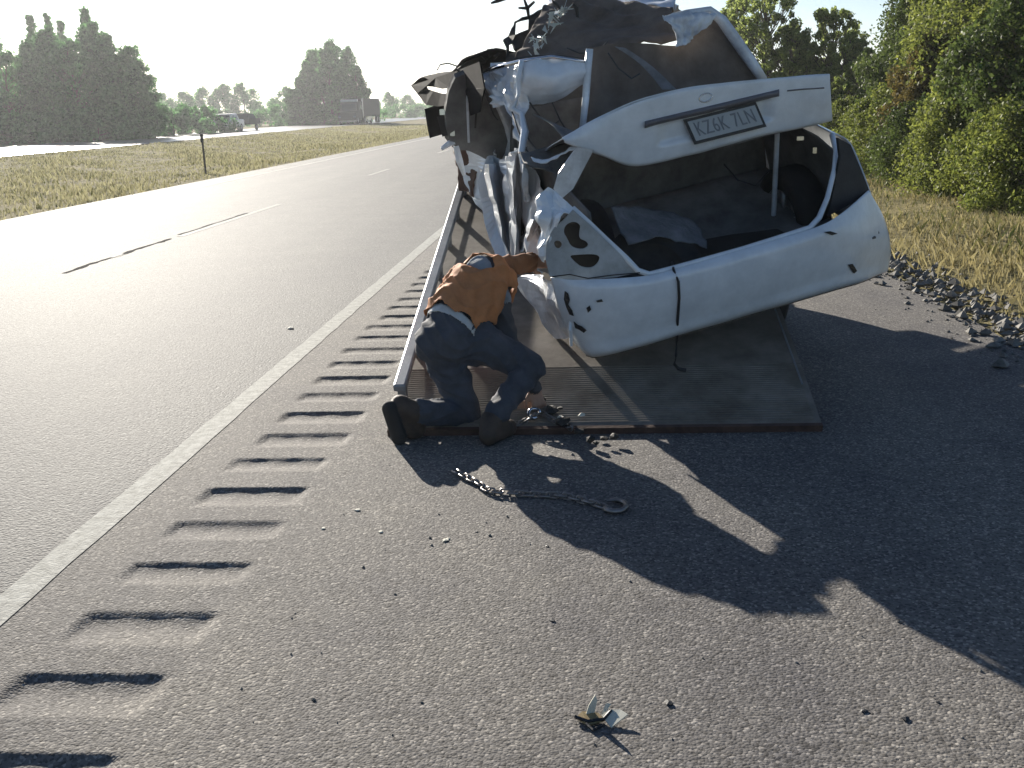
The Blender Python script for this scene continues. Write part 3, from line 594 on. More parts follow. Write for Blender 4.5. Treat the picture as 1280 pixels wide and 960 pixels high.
MB().tube([BQ[-6, k]+CF*.012-CU*.006 for k in range(6, 68, 3)], .011, 6).build('bumper_lip', M['lip'], wk, True)
# --- left tail-lamp panel with its holes
tp = lambda x, y: .13-(x-690)/110*.1
lp = polyfill('tail_lamp_panel', [(716, 262), (735, 279), (758, 301), (780, 322), (800, 340), (770, 346), (728, 350), (700, 349), (687, 345), (682, 325), (683, 302), (692, 285), (704, 275)],
              [rounded([(707, 280), (718, 276), (726, 281), (724, 290), (724, 298), (733, 301), (736, 307), (728, 312), (714, 309), (709, 298), (704, 290)]),
               rounded([(711, 319), (722, 318), (742, 317), (750, 320), (748, 328), (740, 335), (727, 334), (718, 327)]), rounded([(692, 301), (699, 300), (703, 305), (700, 311), (694, 310)])], tp, M['primer'], wk, .01)
mod_bevel(lp, .004)
polyfill('lamp_pocket', [(684, 285), (716, 264), (798, 339), (690, 344)], [], lambda x, y: tp(x, y)+.09, M['under'], wk)
MB().tube([C(690, 346, .12), C(712, 343, .09), C(735, 348, .05), C(765, 344, .03), C(800, 341, .0)], .003, 6).build('panel_seam', M['plastic'], wk)
# --- trunk opening: flange all round
MB().tube([C(x, y, f) for x, y, f in [(716, 260, .13), (738, 280, .11), (760, 301, .09), (783, 323, .05), (797, 338, .02), (812, 343, .0), (840, 336, -.01), (880, 325, -.015), (930, 311, -.015), (975, 297, -.01), (1012, 285, .0), (1024, 272, .06), (1034, 248, .16), (1043, 212, .28), (1045, 188, .36), (1040, 168, .45)]], [.013]*3+[.015]*9+[.014]*4, 8).build('trunk_flange', M['white'], wk, True)
# --- trunk lining
trunk = [('trunk_floor', [[CL(.1, .08, .17), CL(.8, .06, .17), CL(1.62, .1, .15)], [CL(.1, .6, .1), CL(.8, .6, .06), CL(1.62, .6, .1)], [CL(.12, 1.25, .2), CL(.8, 1.25, .2), CL(1.6, 1.25, .2)]]),
         ('trunk_side_lining', [[CL(.1, .1, .15), CL(.06, .7, .1), CL(.08, 1.3, .1)], [CL(.18, .3, .6), CL(.1, .7, .75), CL(.12, 1.3, .8)]]),
         ('trunk_side_lining', [[CL(1.66, .15, .15), CL(1.68, .7, .1), CL(1.64, 1.3, .1)], [CL(1.62, .35, .45), CL(1.6, .7, .55), CL(1.58, 1.3, .6)]]),
         ('seat_back_panel', [[CL(.1, 1.28, .1), CL(.85, 1.3, .1), CL(1.62, 1.3, .1)], [CL(.1, 1.32, .5), CL(.85, 1.34, .5), CL(1.62, 1.34, .5)], [CL(.12, 1.4, .85), CL(.85, 1.42, .82), CL(1.58, 1.4, .7)]])]
for i, (nm_, rr) in enumerate(trunk): sheet(nm_, rr, M['trim'], wk, 20, 14, .01, (.02, 4, 30+i))
sheet('crumpled_liner', rows([(764, 258, .62), (800, 262, .7), (845, 268, .7), (872, 280, .65)], [(775, 282, .5), (815, 284, .52), (850, 288, .5), (880, 300, .5)], [(786, 305, .35), (820, 300, .4), (860, 305, .4), (884, 310, .42)]), M['greytrim'], wk, 20, 14, .006, (.03, 5, 41))
sp_c = CL(.48, .34, .17); spn = nrm(CU*.8-CF*.5+CR*.1)
sp = MB().lathe(sp_c, spn, [(-.06, .15), (-.08, .2), (-.06, .265), (0, .28), (.06, .265), (.08, .2), (.06, .15)], 28).build('spare_tyre', M['rubber'], wk, True)
MB().lathe(sp_c, spn, [(.05, .16), (.0, .13), (.01, .05), (.03, .001)], 20).build('rim', M['under'], sp, True)
MB().tube([CL(1.38, .75, .12), CL(1.4, .72, .62)], .014, 6).build('trunk_strut', M['bare'], wk)
MB().box(C(1000, 173, .5), (.035, .02, .02)).box(C(1018, 188, .42), (.02, .02, .03)).build('glint_blocks', M['chrome'], wk)  # chrome blocks added for two white glints inside the trunk
# --- trunk lid, thrown up, its plate facing us
LT = [(703, 173), (750, 146), (800, 125), (860, 110), (905, 104), (950, 99), (1000, 94.5), (1037, 92)]
LB = [(706, 177), (752, 194), (795, 208), (860, 194), (905, 182), (950, 170.5), (1000, 160), (1040, 150)]
r0 = [(x, y, .5) for x, y in LT]; r4 = [(x, y, .47) for x, y in LB]
mid = lambda t, fd: [(a[0]*(1-t)+b[0]*t, a[1]*(1-t)+b[1]*t, fd) for a, b in zip(LT, LB)]
LQ = grid_pts(rows([(x, y+.8, .508) for x, y in LT], [(x, y+.0, .5) for x, y in mid(.06, 0) and [(p[0], p[1]) for p in mid(.06, 0)]], mid(.3, .488), mid(.52, .482), mid(.75, .482), mid(.95, .485), [(x, y, .5) for x, y in LB]), 90, 46)
# plate recess pressed into the lid
lpx = pix(LQ.reshape(-1, 3)).reshape(LQ.shape[0], LQ.shape[1], 2)
def slope_y(x): return 157-(x-810)*.238          # garnish line
inx = np.clip((lpx[..., 0]-822)/8, 0, 1)*np.clip((968-lpx[..., 0])/8, 0, 1); iny = np.clip((lpx[..., 1]-slope_y(lpx[..., 0])-2)/3, 0, 1)*np.clip((slope_y(lpx[..., 0])+31-lpx[..., 1])/5, 0, 1)
LQ = LQ+(CF*.028)[None, None, :]*(inx*iny)[..., None]
LQ = crumple(LQ, .006, 3, 12, .12)
lid = mod_solid(obj('trunk_lid', gmesh('trunk_lid', LQ), M['white'], wk), .006)
# outer skin behind the top edge and inner panel behind the low edge
bk = lambda P, df, du: [CL(*(L(p)+np.array([0, df, du]))) for p in P]
tops = [C(x, y+.8, .508) for x, y in LT]; bots = [C(x, y, .5) for x, y in LB]
sheet('lid_skin', [tops, bk(tops, .3, -.13), bk(tops, .6, -.3)], M['white'], lid, 40, 12, .006, (.006, 3, 8))
sheet('lid_inner_panel', [bots, bk(bots, .25, .02), bk(bots, .55, -.0)], M['trim'], lid, 40, 12, .006, (.012, 4, 9))
LF = LQ.reshape(-1, 3); LPX = pix(LF)
def onl(px, py, lift=.004):
    d = ((LPX-[px, py])**2).sum(1); k = np.argsort(d)[:6]; wt = 1/(d[k]+1e-3); P = (LF[k]*wt[:, None]).sum(0)/wt.sum()
    t = ray(px, py); return CP+t*((P-CP)@t-lift)
# garnish / handle bar over the plate, its dark grey standing for recess shadow
GQ = grid_pts([[onl(x, slope_y(x)-3+dy, l) for x in np.linspace(806, 974, 9)] for dy, l in ((-3, .003), (-1, .022), (3, .024), (5, .004))], 40, 9)
mod_solid(obj('garnish_shadow_bar', gmesh('g', GQ), M['garnish'], lid), .004)
def quad_on(pts, lift): return [onl(x, y, lift) for x, y in pts]
pc = [(853, 158), (943, 135), (951, 152), (868, 172)]
Pq = np.array(quad_on(pc, .0)); pcn = Pq.mean(0); px_ = nrm(Pq[1]-Pq[0]+Pq[2]-Pq[3]); py_ = nrm(np.cross(np.cross(px_, Pq[0]+Pq[1]-Pq[2]-Pq[3]), px_)); pn = nrm(np.cross(px_, py_)); pn = pn if pn@(CP-pcn) > 0 else -pn
PW = np.linalg.norm(Pq[1]-Pq[0]); PH = .125
pcn = pcn+pn*.02
shx = ((Pq[0]+Pq[1]-Pq[2]-Pq[3])/2)@px_/PH       # the plate hangs skewed by its bent corner
def plq(w_, h_, z0, z1):
    lo = [pcn+px_*(a*w_/2+shx*b*h_/2*.9)+py_*b*h_/2+pn*z0 for a, b in ((-1, -1), (1, -1), (1, 1), (-1, 1))]; return lo+[p+pn*(z1-z0) for p in lo]
plf = MB().hexa(plq(PW, PH+.01, 0, .006)).build('license_plate', M['plastic'], lid)
pw_ = MB().hexa(plq(PW*.93, PH*.82, .0065, .009)).build('plate_face', M['platew'], lid)
cu = bpy.data.curves.new('t', 'FONT'); cu.body = 'KZ6K 7LN'; cu.size = PH*.82; cu.align_x = 'CENTER'; cu.align_y = 'CENTER'; cu.extrude = .0015; cu.space_character = 1.1
to = bpy.data.objects.new('t', cu); COL.objects.link(to); dg = bpy.context.evaluated_depsgraph_get(); tm_ = bpy.data.meshes.new_from_object(to.evaluated_get(dg)); bpy.data.objects.remove(to)
tv = np.array([v.co[:] for v in tm_.vertices]); tv[:, 0] *= PW*.8/np.ptp(tv[:, 0])
for v, q in zip(tm_.vertices, tv): v.co = Vector(pcn+px_*(q[0]+shx*q[1])+py_*q[1]+pn*(.0105+q[2]))
obj('plate_lettering', tm_, M['plateink'], lid)
eo = onl(882, 122, .004); MB().tube([eo+px_*.035*math.cos(a)+py_*.02*math.sin(a) for a in np.linspace(0, math.tau, 20)], .004, 6, False).build('emblem', M['chrome'], lid, True)
MB().tube([onl(984, 113.5), onl(1005, 111.5), onl(1030, 110)], .004, 5).build('badge_strip', M['garnish'], lid)
# --- right rear corner
sheet('right_quarter_panel', [[C(1040, 166, .55), CL(1.62, .9, .62), CL(1.6, 1.5, .72), CL(1.62, 2.2, .6)], [C(1064, 180, .48), CL(1.72, .9, .52), CL(1.74, 1.5, .5), CL(1.74, 2.2, .42)], [C(1086, 238, .3), CL(1.78, .9, .3), CL(1.79, 1.5, .28), CL(1.78, 2.2, .2)], [C(1110, 300, .3), CL(1.78, .9, .12), CL(1.79, 1.5, .05), CL(1.78, 2.2, .02)]], M['white'], wk, 30, 20, .006, (.012, 4, 51))
polyfill('right_tail_lamp', [(1046, 172), (1062, 181), (1075, 212), (1086, 240), (1062, 255), (1034, 270), (1042, 232), (1049, 195)], [], lambda x, y: .30-(y-172)/90*.1, M['plastic'], wk, .02)
# --- left side: crumpled quarter panel and fender
sheet('crumpled_side_panel', rows([(584, 186, .02), (602, 196, -.02), (622, 202, .05), (640, 190, -.03), (650, 188, .05), (662, 225, .0), (678, 250, .04)],
      [(589, 215, .03), (604, 232, -.04), (624, 242, .05), (640, 245, -.04), (650, 250, .04), (664, 268, -.02), (680, 285, .06)],
      [(600, 248, .02), (613, 270, -.03), (629, 285, .05), (641, 292, -.03), (652, 298, .04), (667, 312, -.01), (683, 325, .08)],
      [(627, 311, .02), (632, 322, -.02), (641, 333, .04), (650, 342, .0), (658, 345, .04), (672, 348, .05), (688, 346, .1)], f=S), M['white'], wk, 34, 24, .005, (.06, 8, 61, .35), True, False)
for i, (a, b, c_, rr) in enumerate([((612, 205), (618, 250), (634, 318), .03), ((638, 195), (640, 250), (648, 330), .022), ((655, 205), (655, 230), (658, 252), .012), ((668, 275), (662, 290), (653, 315), .025)]):
    sheet('metal_fold', [[S(a[0]-5, a[1], .03), S(a[0], a[1], -.05), S(a[0]+6, a[1], .04)], [S(b[0]-6, b[1], .03), S(b[0], b[1], -.07), S(b[0]+7, b[1], .04)], [S(c_[0]-3, c_[1], .03), S(c_[0], c_[1], -.04), S(c_[0]+4, c_[1], .04)]], M['white'], wk, 7, 12, .004, (.02, 4, 70+i, .4), True, False)
sheet('torn_quarter_corner', rows([(673, 254, .34), (682, 244, .3), (690, 235, .3), (704, 248, .2), (718, 262, .13)], [(675, 270, .3), (683, 266, .22), (694, 262, .24), (702, 266, .16), (712, 270, .12)], [(676, 287, .27), (682, 286, .2), (688, 285, .2), (695, 281, .14), (704, 276, .12)], [(677, 328, .2), (679, 326, .18), (681, 320, .18), (683, 305, .15), (686, 296, .14)]), M['white'], wk, 14, 14, .005, (.03, 6, 81, .4), True, False)
sheet('torn_rear_fender', rows([(644, 350, .95), (668, 343, .7), (684, 348, .4), (697, 358, .16)], [(654, 368, .9), (676, 366, .55), (692, 374, .3), (704, 386, .13)], [(672, 392, .8), (690, 395, .5), (706, 405, .25), (716, 412, .13)], [(694, 418, .6), (708, 422, .42), (722, 430, .22), (736, 440, .12)]), M['bare'], wk, 16, 16, .005, (.03, 6, 83, .4), True, False)
sheet('wheel_arch_liner', [[CL(.02, .35, -.02), CL(.3, .35, -.02)], [CL(.02, .5, .3), CL(.35, .5, .3)], [CL(.02, .85, .4), CL(.4, .85, .4)], [CL(.03, 1.2, .3), CL(.35, 1.2, .3)], [CL(.03, 1.35, -.02), CL(.3, 1.35, -.02)]], M['plastic'], wk, 8, 24, .006)
wheel(wk, CL(.24, .95, .06), .29, .19, False, nrm(CR+CU*.35-CF*.2)); wheel(wk, CL(1.56, .85, .03), .3, .19, False, CR); wheel(wk, CL(1.56, 3.55, .03), .3, .19, False, CR)
wheel(wk, C(612, 226, 2.95), .3, .19, False, nrm(CR+CF*.25))
# --- floor pan, sills, engine bay, front end
MB().hexa([CL(.15, .3, -.03), CL(1.66, .3, -.03), CL(1.66, 4.1, -.03), CL(.15, 4.1, -.03), CL(.15, .3, .08), CL(1.66, .3, .08), CL(1.66, 4.1, .1), CL(.15, 4.1, .1)]).build('floor_pan', M['under'], wk)
sheet('right_door', [[CL(1.74, 2.2, .55), CL(1.77, 3.2, .5)], [CL(1.8, 2.2, .25), CL(1.82, 3.2, .25)], [CL(1.76, 2.2, -.02), CL(1.77, 3.2, 0)]], M['white'], wk, 20, 14, .02, (.015, 4, 90))
sheet('front_fender', [[CL(1.74, 3.2, .45), CL(1.7, 4.2, .28)], [CL(1.78, 3.2, .2), CL(1.74, 4.25, .1)]], M['white'], wk, 20, 12, .008, (.03, 5, 91))
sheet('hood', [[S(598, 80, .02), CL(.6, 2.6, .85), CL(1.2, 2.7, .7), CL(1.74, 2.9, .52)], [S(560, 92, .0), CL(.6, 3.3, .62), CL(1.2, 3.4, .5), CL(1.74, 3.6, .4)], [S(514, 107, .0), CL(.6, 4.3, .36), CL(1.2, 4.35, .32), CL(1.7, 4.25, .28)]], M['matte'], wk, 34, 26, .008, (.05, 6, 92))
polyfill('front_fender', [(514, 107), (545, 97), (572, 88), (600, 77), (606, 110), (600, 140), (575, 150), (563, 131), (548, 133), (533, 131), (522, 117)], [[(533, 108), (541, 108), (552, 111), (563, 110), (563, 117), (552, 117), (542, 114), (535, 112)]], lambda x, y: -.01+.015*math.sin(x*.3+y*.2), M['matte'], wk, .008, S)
MB().hexa([CL(.25, 3.0, .0), CL(1.55, 3.0, .0), CL(1.55, 4.0, .0), CL(.25, 4.0, .0), CL(.3, 3.0, .34), CL(1.5, 3.0, .34), CL(1.5, 3.9, .24), CL(.3, 3.9, .24)]).build('engine_block', M['under'], wk)
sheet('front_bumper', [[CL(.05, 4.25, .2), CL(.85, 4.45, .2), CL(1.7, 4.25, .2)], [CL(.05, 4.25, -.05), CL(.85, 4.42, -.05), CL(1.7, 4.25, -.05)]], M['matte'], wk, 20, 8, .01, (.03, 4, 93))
# --- left front door, wrenched open: dark inner trim inside a pale frame
drf = lambda x, y: 2.05+.0016*(y-140)
dr = polyfill('left_door', [(568, 95), (580, 90), (592, 87), (604, 97), (616, 114), (628, 136), (638, 158), (641, 176), (637, 194), (627, 207), (612, 200), (598, 192), (585, 186), (572, 184), (562, 176), (557, 158), (556, 135), (560, 112)], [], drf, M['trim'], wk, .05)
MB().tube([C(x, y, drf(x, y)-.03) for x, y in [(592, 88), (605, 99), (616, 115), (627, 136), (636, 156), (640, 176), (636, 193), (627, 206)]], [.018, .022, .026, .03, .034, .03, .028, .02], 8).build('door_frame', M['bare'], dr, True)
MB().tube([C(588, 92, 1.98), C(584, 125, 1.97), C(586, 178, 2.0)], .008, 6).build('door_seam', M['bare'], dr)
MB().tube([C(598, 104, 1.98), C(596, 130, 1.97), C(594, 160, 1.99)], .006, 6).build('door_seam', M['under'], dr)
MB().hexa([C(546, 146, 2.1), C(560, 143, 2.1), C(562, 168, 2.1), C(553, 171, 2.1), C(547, 148, 2.25), C(560, 145, 2.25), C(561, 165, 2.25), C(553, 168, 2.25)]).build('door_mirror', M['plastic'], wk)
MB().box(C(555, 140, 2.08), (.05, .04, .035)).box(C(566, 165, 2.08), (.03, .04, .05)).build('mirror_bracket', M['chrome'], wk)
MB().tube([C(552, 186, 2.1), C(562, 179, 2.08), C(570, 178, 2.1)], [.012, .02, .012], 6).build('bent_trim', M['white'], wk)
MB().tube([C(570, 182, 2.1), C(574, 200, 2.1), C(580, 218, 2.15)], [.02, .026, .014], 6).build('bent_trim', M['white'], wk)
sheet('inner_fender', rows([(568, 188, 2.5), (585, 186, 2.4), (598, 190, 2.3)], [(570, 212, 2.5), (582, 215, 2.42), (594, 220, 2.3)], [(575, 238, 2.5), (586, 240, 2.4), (596, 246, 2.3)]), M['rust'], wk, 14, 14, .006, (.03, 5, 95))
# --- upper structure: pillars, roof and rear window torn back
sheet('rear_pillar_panel', rows([(648, 79, 1.2), (660, 77, 1.12), (690, 72, 1.08), (715, 75, 1.02), (736, 79, .98)], [(650, 96, 1.15), (662, 97, 1.08), (690, 98, 1.0), (715, 94, .97), (736, 90, .95)], [(652, 112, 1.15), (664, 115, 1.1), (690, 117, 1.03), (715, 109, 1.0), (736, 97, .97)], [(655, 127, 1.2), (668, 130, 1.15), (690, 128, 1.1), (714, 117, 1.05), (736, 101, 1.0)]), M['white'], wk, 40, 26, .008, (.012, 4, 101, .2))
MB().tube([C(x, y, f) for x, y, f in [(604, 90, 1.7), (622, 84, 1.5), (650, 77, 1.18), (690, 71, 1.06), (736, 78, .97)]], [.012, .014, .012, .01, .008], 6).build('drip_rail', M['chrome'], wk, True)
MB().tube([C(x, y, f) for x, y, f in [(652, 76, 1.14), (648, 100, 1.12), (648, 118, 1.12), (640, 136, 1.15), (652, 142, 1.05), (656, 165, .95), (652, 190, .85), (654, 215, .75)]], [.014, .016, .012, .022, .014, .022, .018, .012], 7).build('torn_pillar', M['white'], wk, True)
sheet('torn_pillar_skin', rows([(632, 82, 1.5), (646, 80, 1.3), (652, 84, 1.15)], [(634, 105, 1.45), (644, 108, 1.3), (650, 112, 1.13)], [(636, 132, 1.35), (645, 140, 1.2), (654, 142, 1.08)], [(644, 168, 1.15), (650, 178, 1.0), (656, 182, .95)]), M['bare'], wk, 10, 16, .005, (.035, 6, 103, .5), True, False)
sheet('crumpled_rail_end', rows([(594, 90, 1.75), (612, 80, 1.7), (634, 78, 1.55)], [(600, 97, 1.7), (616, 94, 1.65), (640, 92, 1.5)], [(612, 108, 1.65), (624, 112, 1.55), (642, 112, 1.4)], [(628, 132, 1.5), (636, 130, 1.4), (644, 128, 1.3)]), M['white'], wk, 14, 12, .005, (.04, 7, 105, .5), True, False)
polyfill('cabin_lining', [(650, 118), (700, 122), (738, 98), (745, 190), (700, 225), (660, 215), (652, 160)], [], lambda x, y: 1.5, M['trim'], wk, .02)
sheet('rear_shelf', rows([(648, 188, .82), (690, 182, .9), (730, 178, .9)], [(660, 205, .62), (690, 215, .62), (712, 225, .6)]), M['trim'], wk, 20, 10, .008, (.02, 5, 106))
polyfill('pillar_foot', [(720, 184), (742, 187), (716, 236), (702, 248), (692, 236), (698, 216)], [], lambda x, y: .42+.0005*(240-y), M['bare'], wk, .008)
sheet('torn_edge_strip', rows([(664, 196, .7), (680, 200, .65), (700, 190, .6), (722, 183, .55)], [(666, 201, .68), (680, 205, .63), (700, 194, .58), (722, 186, .53)]), M['white'], wk, 30, 4, .005, (.015, 4, 107))
MB().tube([C(737, 61, .98), C(734, 95, .96), C(732, 125, .93), C(728, 160, .9)], [.019, .02, .019, .017], 8).build('bent_pillar', M['bare'], wk, True)
sheet('rear_window_lining', rows([(738, 60, 1.12), (775, 54, 1.2), (812, 55, 1.25), (850, 56, 1.3), (872, 34, 1.35), (888, 14, 1.4)], [(736, 95, 1.05), (775, 90, 1.15), (815, 88, 1.2), (858, 80, 1.25), (890, 62, 1.3), (922, 55, 1.35)], [(735, 140, 1.0), (780, 130, 1.08), (825, 122, 1.12), (870, 112, 1.18), (915, 105, 1.22), (953, 98, 1.28)], [(735, 180, .95), (785, 170, 1.0), (830, 160, 1.05), (880, 145, 1.1), (920, 135, 1.15), (955, 125, 1.2)]), M['headliner'], wk, 60, 40, .01, (.022, 6, 111, .3))
MB().tube([C(x, y, f) for x, y, f in [(832, 22, 1.3), (858, 15, 1.3), (887, 12, 1.32), (902, 25, 1.3), (914, 42, 1.28), (928, 62, 1.26), (942, 82, 1.24), (954, 100, 1.22)]], [.01, .014, .02, .03, .032, .032, .03, .026], 8).build('roof_pillar', M['bare'], wk, True)
sheet('crumpled_roof_skin', rows([(828, 20, 1.25), (846, 15, 1.26), (866, 13, 1.28), (888, 12, 1.3)], [(838, 30, 1.2), (850, 30, 1.22), (868, 28, 1.22), (892, 22, 1.26)], [(845, 44, 1.2), (856, 44, 1.18), (868, 42, 1.18), (880, 36, 1.22)], [(846, 58, 1.2), (854, 57, 1.18), (862, 54, 1.18), (872, 49, 1.2)]), M['bare'], wk, 28, 26, .006, (.03, 6, 113, .4))
sheet('diagonal_strip', rows([(768, 58, 1.14), (782, 60, 1.12)], [(800, 80, 1.08), (814, 82, 1.06)], [(828, 112, 1.02), (846, 112, 1.0)]), M['greytrim'], wk, 6, 16, .006, (.008, 3, 115))  # lighter grey strip set diagonally across the rear window lining
sheet('collapsed_roof', rows([(634, 76, 1.75), (670, 73, 1.6), (720, 70, 1.5), (780, 62, 1.45), (850, 58, 1.4)], [(652, 50, 1.95), (680, 48, 1.85), (725, 44, 1.8), (780, 38, 1.75), (846, 34, 1.6)], [(672, 28, 2.15), (695, 25, 2.1), (730, 20, 2.1), (785, 16, 2.0), (838, 20, 1.8)], [(684, 8, 2.4), (705, 3, 2.4), (740, 1, 2.4), (790, 4, 2.3), (842, 11, 2.0)]), M['headliner'], wk, 60, 40, .01, (.05, 8, 117, .35))
sheet('roof_skin', rows([(684, 8, 2.42), (705, 3, 2.42), (740, 1, 2.42), (790, 4, 2.32), (842, 11, 2.02)], [(690, 4, 2.9), (710, 0, 2.9), (745, -3, 2.9), (795, 2, 2.8), (845, 10, 2.5)], [(690, 30, 3.2), (715, 28, 3.2), (750, 25, 3.2), (800, 25, 3.1), (850, 30, 2.8)]), M['bare'], wk, 40, 24, .008, (.05, 7, 118, .4))
ws = polyfill('shattered_windshield', [(632, 77), (634, 60), (629, 50), (636, 46), (640, 36), (644, 27), (652, 22), (661, 20), (672, 14), (688, 8), (698, 12), (690, 22), (682, 32), (676, 44), (668, 56), (664, 70), (648, 74)], [[(644, 29), (652, 26), (661, 24), (660, 37), (650, 41), (644, 44)], [(636, 56), (640, 54), (643, 62), (647, 66), (636, 68)]], lambda x, y: 2.05+(76-y)*.006+.05*math.sin(x*.5+y*.35), M['under'], wk, .012)
q = np.random.RandomState(4)
for i in range(38):
    t = q.rand(); c0 = C(664+t*42+q.randn()*6, 66-t*56+q.randn()*4, 1.5+.5*t-.04*q.rand()); d1 = q.randn(3)*.02; d2 = q.randn(3)*.02
    mod_solid(obj('glass_shard', mesh('glass_shard', [c0-d1, c0+d1, c0+d2], [(0, 1, 2)]), M['shard'], ws), .003)
for a, b in [((655, -2), (661, 22)), ((648, 10), (668, 2)), ((614, 4), (634, -2)), ((612, 72), (616, 62)), ((618, 74), (624, 66)), ((598, 78), (608, 74)), ((690, 0), (700, 14)), ((716, 4), (722, 22))]:
    p0 = C(*a, 2.1); p1 = C(*b, 2.1) if b[1] > 15 else C(*b, 2.08); MB().tube([p0, (p0+p1)/2+q.randn(3)*.015, p1], [.006, .012, .008], 5).build('bent_rod', M['under'], wk)
MB().tube([C(*p) for p in [(546, 88, 2.3), (550, 81, 2.3), (560, 79, 2.28), (572, 83, 2.25), (582, 90, 2.2)]], .005, 5).build('loose_wire', M['plastic'], wk)
MB().tube([C(*p) for p in [(572, 88, 2.15), (585, 80, 2.1), (600, 74, 2.05), (606, 77, 2.0)]], [.012, .022, .026, .012], 7).build('crushed_wiper_arm', M['under'], wk)
MB().tube([C(*p) for p in [(634, 77, 1.6), (670, 72, 1.45), (705, 72, 1.3), (737, 77, 1.1)]], .014, 6).build('roof_edge', M['under'], wk)
for a_, b_2, sag in [((662, 128, 1.05), (700, 150, 1.2), .05), ((690, 128, 1.05), (722, 176, .95), .04), ((640, 140, 1.1), (664, 196, .75), .03), ((760, 66, 1.05), (800, 92, 1.0), .05), ((600, 96, 1.9), (622, 150, 1.9), .04), ((708, 60, 1.4), (760, 52, 1.35), .04), ((905, 205, .9), (960, 215, .8), .08)]:
    p0, p1 = C(*a_), C(*b_2); MB().tube([p0, p0*.7+p1*.3-CU*sag, p0*.3+p1*.7-CU*sag*1.2, p1], .005, 5).build('loose_wire', M['plastic'], wk, True)
# --- seats seen through the openings
for x in (.45, 1.2):
    sheet('front_seat', [[CL(x-.24, 2.15, .15), CL(x, 2.1, .15), CL(x+.24, 2.15, .15)], [CL(x-.24, 1.95, .5), CL(x, 1.9, .5), CL(x+.24, 1.95, .5)], [CL(x-.2, 1.8, .8), CL(x, 1.76, .82), CL(x+.2, 1.8, .8)]], M['trim'], wk, 12, 12, .12)

# ================================================================== THE WORKER (kneeling at the end of the bed)
pe = empty('person', (-.6, 4.7, 0)); tag(pe, 'kneeling worker in orange vest and dark jeans reaching under the wrecked car', 'person')
A = np.array
hipL, hipR = U(548, 428, 4.80), U(596, 428, 4.86); kneeL = A([-.615, 4.80, .075]); ankL = A([-.845, 4.62, .135]); kneeR = U(664, 458, 4.84); ankR = A([-.475, 4.57, .1])
waist, chest, uch = U(569, 402, 4.88), U(594, 369, 5.0), U(610, 352, 5.08); neck = U(613, 362, 5.2); head = U(616, 384, 5.3)
shL, shR = U(600, 341, 5.02), U(619, 370, 5.02); elL = U(640, 332, 5.16); wrL = U(663, 327, 5.3); elR = U(636, 428, 5.0); wrR = U(667, 484, 4.86)
segs = []       # (a, b, ra, rb, material index)
def sg(a, b, ra, rb, m): segs.append((A(a, float), A(b, float), ra, rb, m))
DEN, JAC, SLE, SKI, BOO, SOL, HAI, SHI = range(8)
sg(hipL, kneeL, .098, .068, DEN); sg(kneeL, ankL, .066, .055, DEN); sg(hipR, kneeR, .098, .068, DEN); sg(kneeR, ankR, .066, .052, DEN)
sg(hipL, hipR, .112, .108, DEN); sg((hipL+hipR)/2+A([-.03, -.03, .02]), waist, .125, .13, DEN)
sg(waist, chest, .13, .142, JAC); sg(chest, uch, .142, .125, JAC); sg(waist+A([.03, .03, -.02]), uch+A([.02, .01, -.04]), .09, .09, JAC)
sg(shL, shR, .075, .075, SHI); sg(uch, neck, .085, .06, JAC); sg(neck, head, .055, .058, SKI)
hd = nrm(A([.25, .45, -.85])); up = nrm(A([.1, .85, .3])); up = nrm(up-hd*(up@hd)); sd_ = np.cross(hd, up)     # face direction, crown direction
sg(head, head+up*.03, .08, .084, HAI); sg(head-hd*.02, head-hd*.03+up*.02, .08, .08, HAI)
sg(head+hd*.035-up*.03, head+hd*.05-up*.06, .068, .045, SKI); sg(head+hd*.085-up*.01, head+hd*.105-up*.03, .012, .015, SKI)
for s_ in (-1, 1): sg(head+sd_*s_*.088-up*.01, head+sd_*s_*.092+up*.02, .014, .016, SKI)
sg(shL, (shL+elL)/2, .064, .058, SHI); sg((shL+elL)/2, elL, .056, .05, SLE); sg(elL, wrL, .05, .04, SLE); sg(shR, elR, .062, .048, JAC); sg(elR, wrR, .048, .034, JAC)
def hand(wr, fwd, side, nrmv, curl):
    fwd, side, nrmv = nrm(fwd), nrm(side), nrm(nrmv); pc_ = wr+fwd*.05
    for k in (-1, 0, 1): sg(wr+fwd*.015+side*k*.018, wr+fwd*.09+side*k*.024, .016, .014, SKI)
    for i, ln in enumerate((.068, .078, .074, .058)):
        b0 = wr+fwd*.09+side*((i-1.5)*.021); d1 = nrm(fwd+nrmv*curl*.6); d2 = nrm(fwd*.6+nrmv*curl*1.2); d3 = nrm(fwd*.1+nrmv*curl*1.4)
        p1 = b0+d1*ln*.45; p2 = p1+d2*ln*.32; p3 = p2+d3*ln*.25; sg(b0, p1, .0095, .009, SKI); sg(p1, p2, .009, .0085, SKI); sg(p2, p3, .0085, .0075, SKI)
    t0 = wr+fwd*.03+side*-.032; t1 = t0+nrm(fwd*.7-side*.8)*.038; t2 = t1+nrm(fwd-side*.2+nrmv*.4*curl)*.03; sg(t0, t1, .013, .011, SKI); sg(t1, t2, .011, .0085, SKI)
hand(wrL, A([.5, .8, -.1]), A([.1, -.1, 1]), A([.8, -.4, 0]), 1.0)
hand(wrR, A([.25, -.1, -1]), A([1, .5, .2]), A([.2, 1, 0]), .9)
